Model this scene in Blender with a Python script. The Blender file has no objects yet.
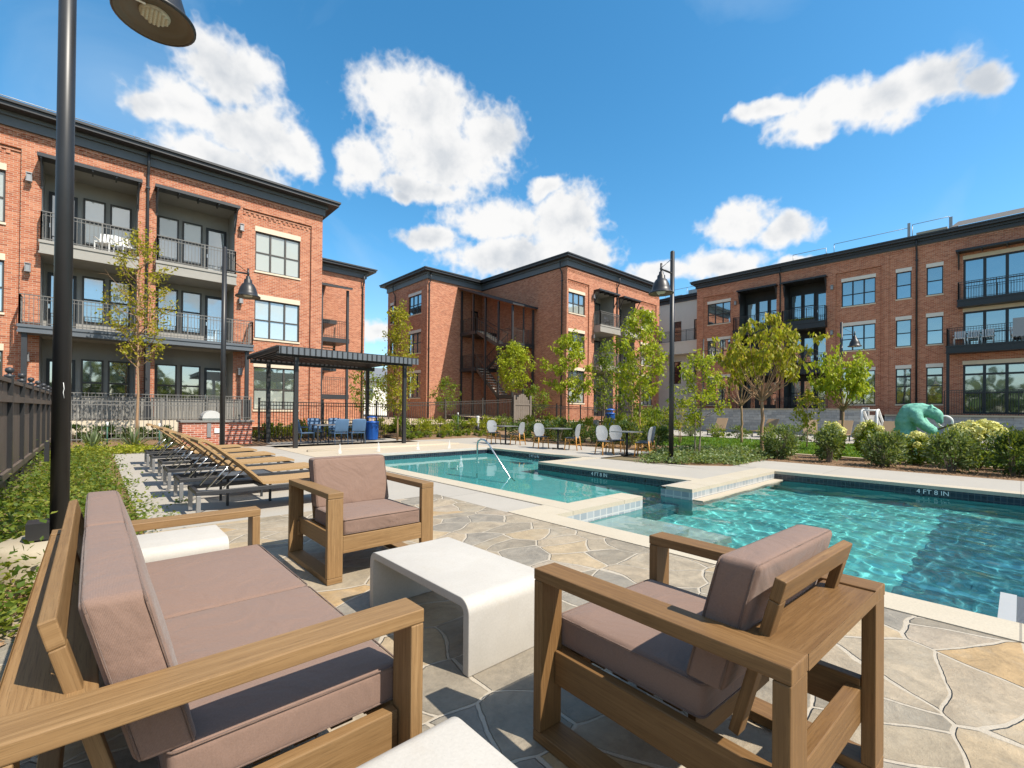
import bpy, math, random
from mathutils import Vector, Matrix, Euler
R = math.radians
random.seed(7)
sc = bpy.context.scene
col = sc.collection

# ------------------------------------------------------------------ camera
CAMH = 1.35
def _rot(yaw, pitch, roll):
    cy, sy = math.cos(yaw), math.sin(yaw)
    f = Vector((sy, cy, 0)); r = Vector((cy, -sy, 0)); u = Vector((0, 0, 1))
    f2 = f*math.cos(pitch) + u*math.sin(pitch); u2 = u*math.cos(pitch) - f*math.sin(pitch)
    r3 = r*math.cos(roll) + u2*math.sin(roll); u3 = u2*math.cos(roll) - r*math.sin(roll)
    return r3, u3, f2
_r, _u, _f = _rot(R(42.193), R(.37), R(.544))
cam_d = bpy.data.cameras.new('camera'); cam = bpy.data.objects.new('camera', cam_d); col.objects.link(cam)
cam_d.sensor_width = 36; cam_d.lens = 36*461.56/1024; cam_d.shift_y = 24/1024
cam_d.clip_start = .05; cam_d.clip_end = 3000
M = Matrix.Identity(4)
for i in range(3):
    M[i][0], M[i][1], M[i][2] = _r[i], _u[i], -_f[i]
M[2][3] = CAMH
cam.matrix_world = M
sc.camera = cam

# ------------------------------------------------------------------ view, sun, sky
sc.view_settings.view_transform = 'Standard'
sc.view_settings.look = 'None'
sc.view_settings.exposure = 0.6
sc.view_settings.gamma = 1
SUN = Vector((.26, -.77, 1)).normalized()
EL = math.asin(SUN.z); AZ = math.atan2(SUN.x, SUN.y)
sd = bpy.data.lights.new('sun', 'SUN'); sd.energy = 4.8; sd.angle = R(.5); sd.color = (1, .925, .81)
so = bpy.data.objects.new('sun', sd); col.objects.link(so)
so.rotation_euler = SUN.to_track_quat('Z', 'Y').to_euler(); so.location = (0, 0, 60)

w = bpy.data.worlds.new('World'); sc.world = w; w.use_nodes = True
wt = w.node_tree; wt.nodes.clear()
def WN(t, **k):
    n = wt.nodes.new(t)
    for a, b in k.items(): setattr(n, a, b)
    return n
def wl(a, b): wt.links.new(a, b)
def wmath(op, a, b=None, c=None, clamp=False):
    n = WN('ShaderNodeMath', operation=op, use_clamp=clamp)
    for i, v in enumerate((a, b, c)):
        if v is None: continue
        if isinstance(v, (int, float)): n.inputs[i].default_value = v
        else: wl(v, n.inputs[i])
    return n.outputs[0]
sky = WN('ShaderNodeTexSky', sky_type='NISHITA')
sky.sun_disc = False; sky.sun_elevation = EL; sky.sun_rotation = AZ
sky.altitude = 200; sky.air_density = 1.0; sky.dust_density = .6; sky.ozone_density = 2.5
hsv = WN('ShaderNodeHueSaturation'); hsv.inputs['Hue'].default_value = .487; hsv.inputs['Saturation'].default_value = 1.30; hsv.inputs['Value'].default_value = 1.0
wl(sky.outputs[0], hsv.inputs['Color'])
tc = WN('ShaderNodeTexCoord')
DIR = tc.outputs['Generated']
# cumulus clouds: (azimuth deg east of the Y axis, elevation deg, angular half width, half height)
CLOUDS = [
 (9.9, 32.1, 4.3, 2.8), (12.7, 27.8, 5.6, 3.6), (6.1, 27.8, 3.6, 2.6), (17.2, 27.0, 2.9, 2.5), (3.4, 27.1, 1.8, 1.7), (9.1, 23.9, 6.1, 2.2), (29.9, 33.0, 6.3, 3.5), (33.0, 28.7, 7.6, 4.2), (24.2, 26.8, 2.5, 2.9), (39.1, 30.9, 3.6, 3.4), (31.2, 25.2, 6.1, 1.8), (40.5, 22.3, 7.1, 2.3), (48.9, 22.2, 4.7, 3.9), (31.9, 20.2, 3.9, 1.3), (43.0, 18.4, 9.3, 2.7), (46.0, 25.6, 2.5, 1.0), (50.4, 18.6, 4.6, 2.4), (76.6, 28.5, 5.3, 2.2), (84.3, 28.3, 3.5, 2.0), (70.8, 30.1, 3.3, 1.0), (81.4, 27.9, 4.0, 2.2), (75.8, 27.1, 2.7, 1.3), (87.8, 27.4, 1.5, 1.2), (67.9, 20.1, 3.9, 2.0), (73.0, 18.7, 2.9, 1.5), (66.4, 16.4, 5.2, 1.6), (59.9, 16.4, 3.8, 1.2), (28.9, 23.9, 1.5, 0.9), (25.6, 9.4, 3.0, 1.3), (74.1, 15.6, 2.2, 0.7), (5.4, 19.9, 4.9, 1.7),
 # unseen clouds behind the camera, added for neutral fill light and window reflections
 (-70, 25, 16, 7), (-130, 22, 20, 9), (150, 30, 16, 8), (-100, 45, 16, 10), (-160, 40, 18, 10), (125, 48, 14, 8), (-30, 40, 9, 6), (-48, 18, 12, 5), (175, 18, 20, 8), (115, 20, 12, 6), (-120, 65, 14, 9), (165, 62, 14, 10),
]
cg = bpy.data.node_groups.new('cloud_density', 'ShaderNodeTree')
cg.interface.new_socket('Vector', in_out='INPUT', socket_type='NodeSocketVector')
for _n in ('Density', 'Core', 'Puff'): cg.interface.new_socket(_n, in_out='OUTPUT', socket_type='NodeSocketFloat')
_wt = wt; wt = cg
gi_ = WN('NodeGroupInput'); go_ = WN('NodeGroupOutput'); DIR = gi_.outputs[0]
def wnoise(v, scale, detail, rough): 
    n = WN('ShaderNodeTexNoise'); n.inputs['Scale'].default_value = scale; n.inputs['Detail'].default_value = detail; n.inputs['Roughness'].default_value = rough; wl(v, n.inputs['Vector']); return n
nz = wnoise(DIR, 9, 4, .5)
vs = WN('ShaderNodeVectorMath', operation='SUBTRACT'); wl(nz.outputs['Color'], vs.inputs[0]); vs.inputs[1].default_value = (.5, .5, .5)
vm = WN('ShaderNodeVectorMath', operation='SCALE'); wl(vs.outputs[0], vm.inputs[0]); vm.inputs['Scale'].default_value = .07
va = WN('ShaderNodeVectorMath', operation='ADD'); wl(DIR, va.inputs[0]); wl(vm.outputs[0], va.inputs[1])
WDIR = va.outputs[0]
acc = None
for az, el, rw, rh in CLOUDS:
    a, e = R(az), R(el)
    c = Vector((math.sin(a)*math.cos(e), math.cos(a)*math.cos(e), math.sin(e)))
    mp = WN('ShaderNodeMapping', vector_type='TEXTURE')
    e1 = Vector((math.cos(a), -math.sin(a), 0)); e2 = c.cross(e1) * -1
    if e2.z < 0: e2 = -e2
    m3 = Matrix((e1, e2, e1.cross(e2))).transposed()
    mp.inputs['Location'].default_value = c
    mp.inputs['Rotation'].default_value = m3.to_euler()
    mp.inputs['Scale'].default_value = (R(rw), R(rh), 1)
    wl(WDIR, mp.inputs['Vector'])
    ln = WN('ShaderNodeVectorMath', operation='LENGTH'); wl(mp.outputs[0], ln.inputs[0])
    d = wmath('SUBTRACT', 1.0, ln.outputs['Value'])
    acc = d if acc is None else wmath('SMOOTH_MAX', acc, d, .12)
nv = wnoise(DIR, 7.5, 6, .55); acy = wmath('MULTIPLY_ADD', nv.outputs['Fac'], 2.0, -1.0)
def billow(scale, detail):
    n = wnoise(DIR, scale, detail, .5); return wmath('ABSOLUTE', wmath('MULTIPLY_ADD', n.outputs['Fac'], 2.0, -1.0))
puff = wmath('ADD', wmath('MULTIPLY', billow(16, 2), -.75), wmath('ADD', wmath('MULTIPLY', billow(38, 2), -.5), wmath('MULTIPLY', billow(80, 2), -.18)))
den = wmath('ADD', wmath('MULTIPLY', acc, 1.25), wmath('ADD', puff, .30))
den = wmath('ADD', den, wmath('MULTIPLY_ADD', wnoise(DIR, 26, 6, .6).outputs['Fac'], .7, -.35))
wl(den, go_.inputs[0]); wl(wmath('ADD', wmath('MULTIPLY', acc, .42), wmath('MULTIPLY', acy, .95)), go_.inputs[1]); wl(puff, go_.inputs[2]); wt = _wt
DIR = tc.outputs['Generated']
def cloud_at(v):
    g_ = WN('ShaderNodeGroup'); g_.node_tree = cg; wl(v, g_.inputs[0]); return g_.outputs
den0, core0, puff0 = cloud_at(DIR)
mask = WN('ShaderNodeMapRange', interpolation_type='SMOOTHSTEP'); wl(den0, mask.inputs['Value'])
mask.inputs['From Min'].default_value = -.14; mask.inputs['From Max'].default_value = .58
nz3 = WN('ShaderNodeTexNoise'); nz3.inputs['Scale'].default_value = 3.2; nz3.inputs['Detail'].default_value = 7; nz3.inputs['Distortion'].default_value = .8
wl(DIR, nz3.inputs['Vector'])
thin = WN('ShaderNodeMapRange'); wl(nz3.outputs['Fac'], thin.inputs['Value']); thin.inputs['From Min'].default_value = .5; thin.inputs['From Max'].default_value = .75; thin.inputs['To Max'].default_value = .32
# thick hearts and creases between the puffs are greyer, thin lit rims whiter
tv = wmath('ADD', wmath('MULTIPLY', core0, -.80), wmath('MULTIPLY', puff0, .22))
tone = WN('ShaderNodeMapRange', interpolation_type='SMOOTHSTEP'); wl(tv, tone.inputs['Value'])
tone.inputs['From Min'].default_value = -.62; tone.inputs['From Max'].default_value = -.10
cc = WN('ShaderNodeMix', data_type='RGBA'); wl(tone.outputs[0], cc.inputs['Factor'])
cc.inputs['A'].default_value = (2.65, 2.85, 3.1, 1); cc.inputs['B'].default_value = (4.25, 4.24, 4.22, 1)
mx0 = WN('ShaderNodeMix', data_type='RGBA'); wl(thin.outputs[0], mx0.inputs['Factor']); wl(hsv.outputs[0], mx0.inputs['A']); mx0.inputs['B'].default_value = (2.6, 3.4, 4.2, 1)
mx = WN('ShaderNodeMix', data_type='RGBA'); wl(mask.outputs[0], mx.inputs['Factor']); wl(mx0.outputs['Result'], mx.inputs['A']); wl(cc.outputs['Result'], mx.inputs['B'])
bg = WN('ShaderNodeBackground'); bg.inputs['Strength'].default_value = .15
wl(mx.outputs['Result'], bg.inputs['Color'])
wo = WN('ShaderNodeOutputWorld'); wl(bg.outputs[0], wo.inputs['Surface'])
sc.cycles.max_bounces = 8; sc.cycles.transparent_max_bounces = 12
sc.cycles.caustics_reflective = False; sc.cycles.caustics_refractive = True; sc.cycles.blur_glossy = .5
sd.cycles.is_caustics_light = True
sc.cycles.use_denoising = True

# ------------------------------------------------------------------ material helpers
class NT:
    def __init__(s, name):
        s.m = bpy.data.materials.new(name); s.m.use_nodes = True
        s.t = s.m.node_tree; s.t.nodes.clear()
        s.out = s.n('ShaderNodeOutputMaterial')
    def n(s, t, inp=None, **k):
        x = s.t.nodes.new(t)
        for a, b in k.items(): setattr(x, a, b)
        for a, b in (inp or {}).items():
            if hasattr(b, 'is_output'): s.t.links.new(b, x.inputs[a])
            else: x.inputs[a].default_value = b
        return x
    def l(s, a, b): s.t.links.new(a, b)
    def math(s, op, a, b=0.0, clamp=False):
        return s.n('ShaderNodeMath', {0: a, 1: b}, operation=op, use_clamp=clamp).outputs[0]
    def mix(s, f, a, b, mode='MIX'):
        x = s.n('ShaderNodeMix', {'Factor': f, 'A': a, 'B': b}, data_type='RGBA', blend_type=mode); return x.outputs['Result']
    def ramp(s, f, stops, interp='LINEAR'):
        x = s.n('ShaderNodeValToRGB', {'Fac': f}); cr = x.color_ramp; cr.interpolation = interp
        while len(cr.elements) < len(stops): cr.elements.new(.5)
        for e, (p, c) in zip(cr.elements, stops):
            e.position = p; e.color = c if len(c) == 4 else (*c, 1)
        return x.outputs[0]
    def noise(s, vec, scale, detail=4, rough=.5, dist=0):
        return s.n('ShaderNodeTexNoise', {'Vector': vec, 'Scale': scale, 'Detail': detail, 'Roughness': rough, 'Distortion': dist})
    def uv(s, scale=(1, 1, 1), loc=(0, 0, 0)):
        u = s.n('ShaderNodeTexCoord').outputs['UV']
        return s.n('ShaderNodeMapping', {'Vector': u, 'Scale': scale, 'Location': loc}).outputs[0]
    def obj(s, scale=(1, 1, 1)):
        u = s.n('ShaderNodeTexCoord').outputs['Object']
        return s.n('ShaderNodeMapping', {'Vector': u, 'Scale': scale}).outputs[0]
    def pos(s):
        return s.n('ShaderNodeNewGeometry').outputs['Position']
    def bump(s, h, strength=.3, dist=.01):
        return s.n('ShaderNodeBump', {'Height': h, 'Strength': strength, 'Distance': dist}).outputs[0]
    def bsdf(s, color, rough=.6, normal=None, metal=0, spec=.5, **extra):
        p = s.n('ShaderNodeBsdfPrincipled', {'Base Color': color if hasattr(color, 'is_output') else (*color, 1)[:4], 'Roughness': rough, 'Metallic': metal, 'Specular IOR Level': spec})
        for a, b in extra.items(): p.inputs[a.replace('_', ' ')].default_value = b
        if normal is not None: s.l(normal, p.inputs['Normal'])
        s.l(p.outputs[0], s.out.inputs['Surface'])
        return p
MAT = {}
def simple(name, color, rough=.6, metal=0, spec=.5, var=.12, scale=3, bump=0):
    t = NT(name); v = t.obj()
    n = t.noise(v, scale, 6, .6).outputs['Fac']
    c = t.mix(t.math('MULTIPLY', n, 1.0), (*[x*(1-var) for x in color], 1), (*[min(1, x*(1+var)) for x in color], 1))
    nb = t.bump(t.noise(v, scale*14, 3).outputs['Fac'], bump, .004) if bump else None
    t.bsdf(c, rough, nb, metal, spec)
    MAT[name] = t.m; return t.m
def brick(name, c1, c2, c3, mortar):
    t = NT(name); v = t.uv()
    br = t.n('ShaderNodeTexBrick', {'Vector': v, 'Color1': (0, 0, 0, 1), 'Color2': (1, 1, 1, 1), 'Mortar': (.5, .5, .5, 1), 'Scale': 1, 'Mortar Size': .0065, 'Mortar Smooth': .15, 'Bias': 0, 'Brick Width': .215, 'Row Height': .075})
    br.offset = .5
    base = t.ramp(br.outputs['Color'], [(0, c1), (.45, c2), (.8, c3), (1, [x*.75 for x in c1])])
    big = t.noise(v, .7, 5, .6).outputs['Fac']
    base = t.mix(t.math('MULTIPLY', big, .35), base, (*c3, 1))
    fine = t.noise(v, 40, 3).outputs['Fac']
    base = t.mix(.25, base, t.mix(fine, (.05, .02, .015, 1), (.8, .5, .38, 1)), 'OVERLAY')
    c = t.mix(br.outputs['Fac'], base, (*mortar, 1))
    h = t.math('SUBTRACT', t.math('MULTIPLY', fine, .4), br.outputs['Fac'])
    t.bsdf(c, .85, t.bump(h, .5, .008), spec=.25)
    MAT[name] = t.m
brick('brick', (.32, .095, .05), (.435, .163, .086), (.53, .24, .142), (.48, .37, .28))
brick('brick_counter', (.30, .08, .05), (.40, .12, .07), (.5, .2, .13), (.6, .52, .46))
simple('dark_metal', (.028, .03, .034), .45, 0, .5, .2)
simple('black_paint', (.02, .02, .021), .42, 0, .5, .3, 5)
simple('bronze_frame', (.055, .048, .042), .5)
simple('black_frame', (.012, .013, .015), .42)
simple('fascia_grey', (.10, .115, .132), .55)
simple('siding_grey', (.27, .262, .245), .6)
simple('dark_siding', (.022, .022, .024), .6)
simple('balcony_grey', (.30, .285, .255), .55)
simple('limestone', (.62, .53, .40), .75, var=.1, bump=.2)
simple('pale_lintel', (.66, .62, .55), .75, var=.06)
simple('stucco', (.82, .78, .70), .85, var=.05, bump=.25)
simple('stucco_white', (.78, .79, .80), .85, var=.05)
simple('roof_dark', (.03, .032, .036), .5)
simple('steel', (.55, .55, .54), .22, 1.0, .5, .05)
simple('steel_satin', (.62, .61, .58), .5, .5)
simple('galvanised', (.30, .30, .30), .45, .6, .5, .1)
simple('white_plastic', (.72, .72, .70), .4, var=.04)
simple('blue_paint', (.012, .10, .42), .4, var=.15)
simple('blue_mesh', (.06, .13, .24), .6)
simple('lumber', (.34, .27, .19), .7)
simple('rattan', (.58, .27, .05), .5, var=.25, scale=9)
simple('rail_grey', (.15, .145, .135), .5)
simple('weave_white', (.25, .265, .28), .6, var=.22, scale=30, bump=.6)
simple('weave_dark', (.06, .07, .09), .6)
simple('cream_concrete', (.40, .345, .25), .8, var=.12, bump=.35)
simple('ledge_grey', (.34, .35, .35), .6)
simple('soil_dark', (.10, .07, .045), .95)
simple('wood_grey', (.17, .14, .115), .8, var=.3)
simple('book_bronze', (.11, .06, .03), .5)
simple('tan_frame', (.27, .18, .10), .6)
simple('lamp_lens', (.62, .57, .45), .3, var=.25, scale=60)
simple('lamp_inside', (.13, .10, .07), .5)
simple('green_steel', (.02, .09, .06), .5)
simple('interior', (.05, .05, .05), .8)
simple('text_white', (.8, .8, .78), .5, var=.02)

def glass(name, base, refl=.35, blind=None):
    t = NT(name)
    v = t.uv()
    c = (*base, 1)
    if blind:
        wv = t.n('ShaderNodeTexWave', {'Vector': v, 'Scale': 7.0, 'Distortion': 0}, wave_type='BANDS', bands_direction='Y').outputs['Fac']
        c = t.mix(wv, (*[x*.8 for x in blind], 1), (*blind, 1))
    d = t.n('ShaderNodeBsdfPrincipled', {'Roughness': .12, 'Specular IOR Level': .5})
    if blind: t.l(c, d.inputs['Base Color'])
    else: d.inputs['Base Color'].default_value = c
    g = t.n('ShaderNodeBsdfGlossy', {'Roughness': .03, 'Color': (.88, .92, .93, 1)})
    nb = t.bump(t.noise(t.pos(), .8, 2).outputs['Fac'], .05, .1)
    t.l(nb, g.inputs['Normal'])
    m = t.n('ShaderNodeMixShader', {0: refl}); t.l(d.outputs[0], m.inputs[1]); t.l(g.outputs[0], m.inputs[2])
    t.l(m.outputs[0], t.out.inputs['Surface'])
    MAT[name] = t.m
glass('pane_dark', (.02, .026, .03), .42)
glass('pane_blind', (.3, .33, .3), .3, (.44, .48, .44))
glass('pane_mid', (.09, .11, .10), .36)
glass('pane_curtain', (.3, .3, .3), .38, (.46, .5, .5))

def wood(name, c1, c2, c3):
    t = NT(name); v = t.uv((1, 1, 1))
    st = t.n('ShaderNodeMapping', {'Vector': v, 'Scale': (1.5, 52, 1)}).outputs[0]
    n1 = t.noise(st, 1.6, 6, .65, .35).outputs['Fac']
    st2 = t.n('ShaderNodeMapping', {'Vector': v, 'Scale': (9, 260, 1)}).outputs[0]
    n2 = t.noise(st2, 1.0, 3, .6).outputs['Fac']
    n3 = t.noise(v, 2.2, 4).outputs['Fac']
    c = t.ramp(n1, [(.18, c1), (.5, c2), (.85, c3)])
    c = t.mix(t.math('MULTIPLY', t.math('GREATER_THAN', n2, .58), .35), c, (*[x*.5 for x in c1], 1))
    c = t.mix(t.math('MULTIPLY', n3, .35), c, (*[x*.62 for x in c2], 1))
    rd = t.n('ShaderNodeObjectInfo').outputs['Random']
    c = t.mix(t.math('MULTIPLY', rd, .38), c, (*[x*.55 for x in c2], 1))
    h = t.math('ADD', n1, t.math('MULTIPLY', n2, .6))
    t.bsdf(c, t.math('ADD', .42, t.math('MULTIPLY', n1, .25)), t.bump(h, .18, .003), spec=.35)
    MAT[name] = t.m
wood('teak', (.155, .084, .034), (.275, .162, .069), (.41, .262, .124))
wood('teak_dark', (.105, .052, .019), (.195, .104, .038), (.31, .18, .074))  # darker, browner version of the teak, used on one armchair
wood('fence_wood', (.06, .045, .037), (.14, .11, .09), (.25, .21, .175))

def fabric(name, c):
    t = NT(name); v = t.uv()
    w1 = t.n('ShaderNodeTexWave', {'Vector': v, 'Scale': 110, 'Distortion': 1.6, 'Detail': 2, 'Detail Scale': 4}, bands_direction='X').outputs['Fac']
    w2 = t.n('ShaderNodeTexWave', {'Vector': v, 'Scale': 110, 'Distortion': 1.6, 'Detail': 2, 'Detail Scale': 4}, bands_direction='Y').outputs['Fac']
    wv = t.math('MULTIPLY', t.math('ADD', w1, w2), .5)
    n = t.noise(v, 5, 5, .6).outputs['Fac']
    n2 = t.noise(v, 160, 3, .7).outputs['Fac']
    k = t.math('ADD', t.math('MULTIPLY', wv, .45), t.math('MULTIPLY', n2, .75))
    cc_ = t.mix(k, (*[x*.62 for x in c], 1), (*[min(1, x*1.3) for x in c], 1))
    cc_ = t.mix(t.math('MULTIPLY', n, .3), cc_, (*[x*.8 for x in c], 1))
    fold = t.noise(v, 3.2, 3, .55, .8).outputs['Fac']
    b1 = t.bump(fold, .8, .035)
    b2 = t.n('ShaderNodeBump', {'Height': k, 'Strength': .35, 'Distance': .003, 'Normal': b1}).outputs[0]
    t.bsdf(cc_, .9, b2, spec=.15, Sheen_Weight=.15)
    MAT[name] = t.m
fabric('cushion', (.212, .138, .106))
def sling(name, c):
    t = NT(name); v = t.uv()
    w1 = t.n('ShaderNodeTexChecker', {'Vector': v, 'Scale': 90, 'Color1': (*[x*.7 for x in c], 1), 'Color2': (*[min(1, x*1.15) for x in c], 1)}).outputs['Color']
    n = t.noise(v, 60, 3).outputs['Fac']
    t.bsdf(t.mix(.4, w1, t.mix(n, (*[x*.6 for x in c], 1), (*c, 1))), .6, t.bump(n, .4, .003), spec=.3)
    MAT[name] = t.m
sling('wicker_tan', (.40, .255, .12))
sling('mesh_grey', (.10, .11, .12))

def flagstone(name):
    t = NT(name); p = t.pos()
    nz_ = t.noise(p, 1.1, 2, .5)
    off = t.n('ShaderNodeVectorMath', {0: nz_.outputs['Color'], 1: (.5, .5, .5)}, operation='SUBTRACT').outputs[0]
    off = t.n('ShaderNodeVectorMath', {0: off, 'Scale': .42}, operation='SCALE').outputs[0]
    v = t.n('ShaderNodeVectorMath', {0: p, 1: off}, operation='ADD').outputs[0]
    v = t.n('ShaderNodeMapping', {'Vector': v, 'Rotation': (0, 0, .6), 'Scale': (1, 1.3, 0)}).outputs[0]
    vo = t.n('ShaderNodeTexVoronoi', {'Vector': v, 'Scale': 2.25, 'Randomness': 1.0}, feature='F1', voronoi_dimensions='2D')
    ed = t.n('ShaderNodeTexVoronoi', {'Vector': v, 'Scale': 2.25, 'Randomness': 1.0}, feature='DISTANCE_TO_EDGE', voronoi_dimensions='2D')
    cell = t.n('ShaderNodeSeparateColor', {'Color': vo.outputs['Color']})
    stone = t.ramp(cell.outputs[0], [(0, (.24, .218, .182)), (.18, (.30, .264, .21)), (.36, (.235, .222, .198)), (.52, (.325, .28, .218)), (.68, (.285, .25, .195)), (.80, (.36, .297, .21)), (.89, (.35, .255, .145)), (.94, (.32, .28, .23))], 'CONSTANT')
    n1 = t.noise(p, 4, 9, .68, .7).outputs['Fac']
    n2 = t.noise(p, 26, 6, .72).outputs['Fac']
    n0 = t.noise(t.n('ShaderNodeMapping', {'Vector': p, 'Scale': (1, 2.6, 1), 'Rotation': (0, 0, .4)}).outputs[0], 1.6, 6, .6, 1.5).outputs['Fac']
    stone = t.mix(.75, stone, t.mix(n1, (.04, .05, .06, 1), (.95, .88, .78, 1)), 'OVERLAY')
    stone = t.mix(.4, stone, t.mix(n2, (.1, .1, .1, 1), (.9, .88, .85, 1)), 'OVERLAY')
    stone = t.mix(t.math('MULTIPLY', t.math('SUBTRACT', n0, .56, True), 1.5, True), stone, (.34, .25, .16, 1))
    pale = t.noise(p, 1.9, 7, .7, .4).outputs['Fac']
    stone = t.mix(t.math('MULTIPLY', t.math('SUBTRACT', pale, .52, True), 2.4, True), stone, (.36, .33, .27, 1))
    wv = t.noise(p, 3.0, 3).outputs['Fac']
    wob = t.math('ADD', ed.outputs['Distance'], t.math('MULTIPLY', t.math('SUBTRACT', t.noise(p, 18, 4, .6).outputs['Fac'], .5), .03))
    wob = t.math('ADD', wob, t.math('MULTIPLY', t.math('SUBTRACT', wv, .5), -.055))
    gm = t.n('ShaderNodeMapRange', {'Value': wob, 'From Min': .020, 'From Max': .034, 'To Min': 1, 'To Max': 0}).outputs[0]
    grout = t.mix(n2, (.40, .35, .275, 1), (.53, .465, .375, 1))
    grout = t.mix(t.math('MULTIPLY', n1, .5), grout, (.30, .265, .21, 1))
    c = t.mix(t.math('MULTIPLY', gm, .93), stone, grout)
    h = t.math('ADD', t.math('MULTIPLY', gm, -.8), t.math('ADD', t.math('MULTIPLY', n1, .8), t.math('MULTIPLY', n2, .25)))
    t.bsdf(c, t.math('ADD', .55, t.math('MULTIPLY', n2, .3)), t.bump(h, .9, .018), spec=.3)
    MAT[name] = t.m
flagstone('flagstone')
def ground_mat(name, a, b, scale=1.5, fine=40, bump=.4, rough=.9, joints=None):
    t = NT(name); p = t.pos()
    n1 = t.noise(p, scale, 6, .6).outputs['Fac']; n2 = t.noise(p, fine, 5, .7).outputs['Fac']
    c = t.mix(n1, (*a, 1), (*b, 1))
    c = t.mix(.4, c, t.mix(n2, (.15, .15, .15, 1), (.85, .85, .85, 1)), 'OVERLAY')
    h = n2
    if joints:
        br = t.n('ShaderNodeTexBrick', {'Vector': p, 'Color1': (0, 0, 0, 1), 'Color2': (1, 1, 1, 1), 'Mortar': (0, 0, 0, 1), 'Scale': 1, 'Mortar Size': .006, 'Mortar Smooth': .1, 'Brick Width': joints[0], 'Row Height': joints[1]})
        br.offset = joints[2]
        c = t.mix(t.math('MULTIPLY', br.outputs['Fac'], .6), c, (.12, .11, .1, 1))
        c = t.mix(t.math('MULTIPLY', t.n('ShaderNodeSeparateColor', {'Color': br.outputs['Color']}).outputs[0], .16), c, (*[x*.7 for x in a], 1))
        h = t.math('SUBTRACT', t.math('MULTIPLY', n2, .4), br.outputs['Fac'])
    t.bsdf(c, rough, t.bump(h, bump, .006), spec=.25)
    MAT[name] = t.m
ground_mat('concrete_deck', (.33, .305, .265), (.41, .38, .335), 1.1, 60, .2, joints=(3.0, 3.0, 0))
ground_mat('coping', (.41, .355, .27), (.50, .445, .35), 2.0, 70, .25, .75, joints=(1.2, 40, 0))
ground_mat('plaza_tan', (.40, .335, .25), (.48, .415, .32), 1.3, 60, .2)
ground_mat('mulch', (.10, .058, .032), (.30, .19, .11), 9, 60, 1.0)
ground_mat('earth', (.13, .10, .06), (.2, .16, .09), .4, 20, .6)
ground_mat('turf_base', (.05, .11, .012), (.085, .17, .02), 3, 90, .8)
ground_mat('walk_tan', (.42, .33, .23), (.5, .41, .3), 2, 60, .2)
def cast_white(name):
    t = NT(name); p = t.pos()
    n1 = t.noise(p, 3.0, 7, .65, .6).outputs['Fac']; n2 = t.noise(p, 90, 4, .7).outputs['Fac']; n3 = t.noise(p, 11, 6, .7).outputs['Fac']
    vo = t.n('ShaderNodeTexVoronoi', {'Vector': p, 'Scale': 70}).outputs['Distance']
    pit = t.math('LESS_THAN', vo, .10)
    c = t.mix(n1, (.40, .372, .33, 1), (.52, .495, .45, 1))
    c = t.mix(t.math('MULTIPLY', t.math('SUBTRACT', n3, .53, True), 2.4, True), c, (.43, .39, .33, 1))
    c = t.mix(.25, c, t.mix(n2, (.2, .2, .2, 1), (.8, .8, .8, 1)), 'OVERLAY')
    c = t.mix(t.math('MULTIPLY', pit, .35), c, (.25, .23, .2, 1))
    h = t.math('SUBTRACT', t.math('MULTIPLY', n2, .6), pit)
    t.bsdf(c, t.math('ADD', .5, t.math('MULTIPLY', n3, .25)), t.bump(h, .16, .004), spec=.35); MAT[name] = t.m
cast_white('white_concrete')
ground_mat('counter_stone', (.17, .165, .155), (.27, .26, .245), 2.5, 30, .3)
ground_mat('patina', (.045, .25, .19), (.30, .60, .47), 6.5, 22, 1.0, .75)

def block_wall(name, a, b, g):
    t = NT(name); v = t.uv()
    br = t.n('ShaderNodeTexBrick', {'Vector': v, 'Color1': (*a, 1), 'Color2': (*b, 1), 'Mortar': (*g, 1), 'Scale': 1, 'Mortar Size': .008, 'Brick Width': .55, 'Row Height': .18})
    n = t.noise(v, 6, 7, .7).outputs['Fac']
    t.bsdf(t.mix(.6, br.outputs['Color'], t.mix(n, (.1, .1, .1, 1), (.9, .9, .88, 1)), 'OVERLAY'), .85, t.bump(n, .7, .02), spec=.25)
    MAT[name] = t.m
block_wall('stone_wall', (.26, .265, .27), (.40, .395, .385), (.2, .2, .2))
def tile(name, a, b, g, size):
    t = NT(name); v = t.uv()
    br = t.n('ShaderNodeTexBrick', {'Vector': v, 'Color1': (*a, 1), 'Color2': (*b, 1), 'Mortar': (*g, 1), 'Scale': 1, 'Mortar Size': size*.07, 'Brick Width': size, 'Row Height': size})
    br.offset = 0
    t.bsdf(br.outputs['Color'], .2, t.bump(br.outputs['Fac'], -.3, .003), spec=.6)
    MAT[name] = t.m
tile('tile_dark', (.006, .012, .022), (.014, .026, .042), (.05, .06, .07), .08)
tile('tile_pale', (.24, .27, .29), (.36, .38, .39), (.46, .46, .44), .15)

def plaster(name, a, b):
    t = NT(name); p = t.pos()
    n1 = t.noise(p, .8, 4).outputs['Fac']; n2 = t.noise(p, 12, 4).outputs['Fac']
    c = t.mix(n1, (*a, 1), (*b, 1)); c = t.mix(t.math('MULTIPLY', n2, .12), c, (.6, .75, .75, 1))
    t.bsdf(c, .6, spec=.2); MAT[name] = t.m
plaster('pool_plaster', (.075, .41, .41), (.13, .53, .51))
plaster('pool_plaster_dark', (.012, .13, .17), (.02, .19, .23))
plaster('pool_shelf', (.34, .42, .40), (.48, .54, .5))

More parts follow.
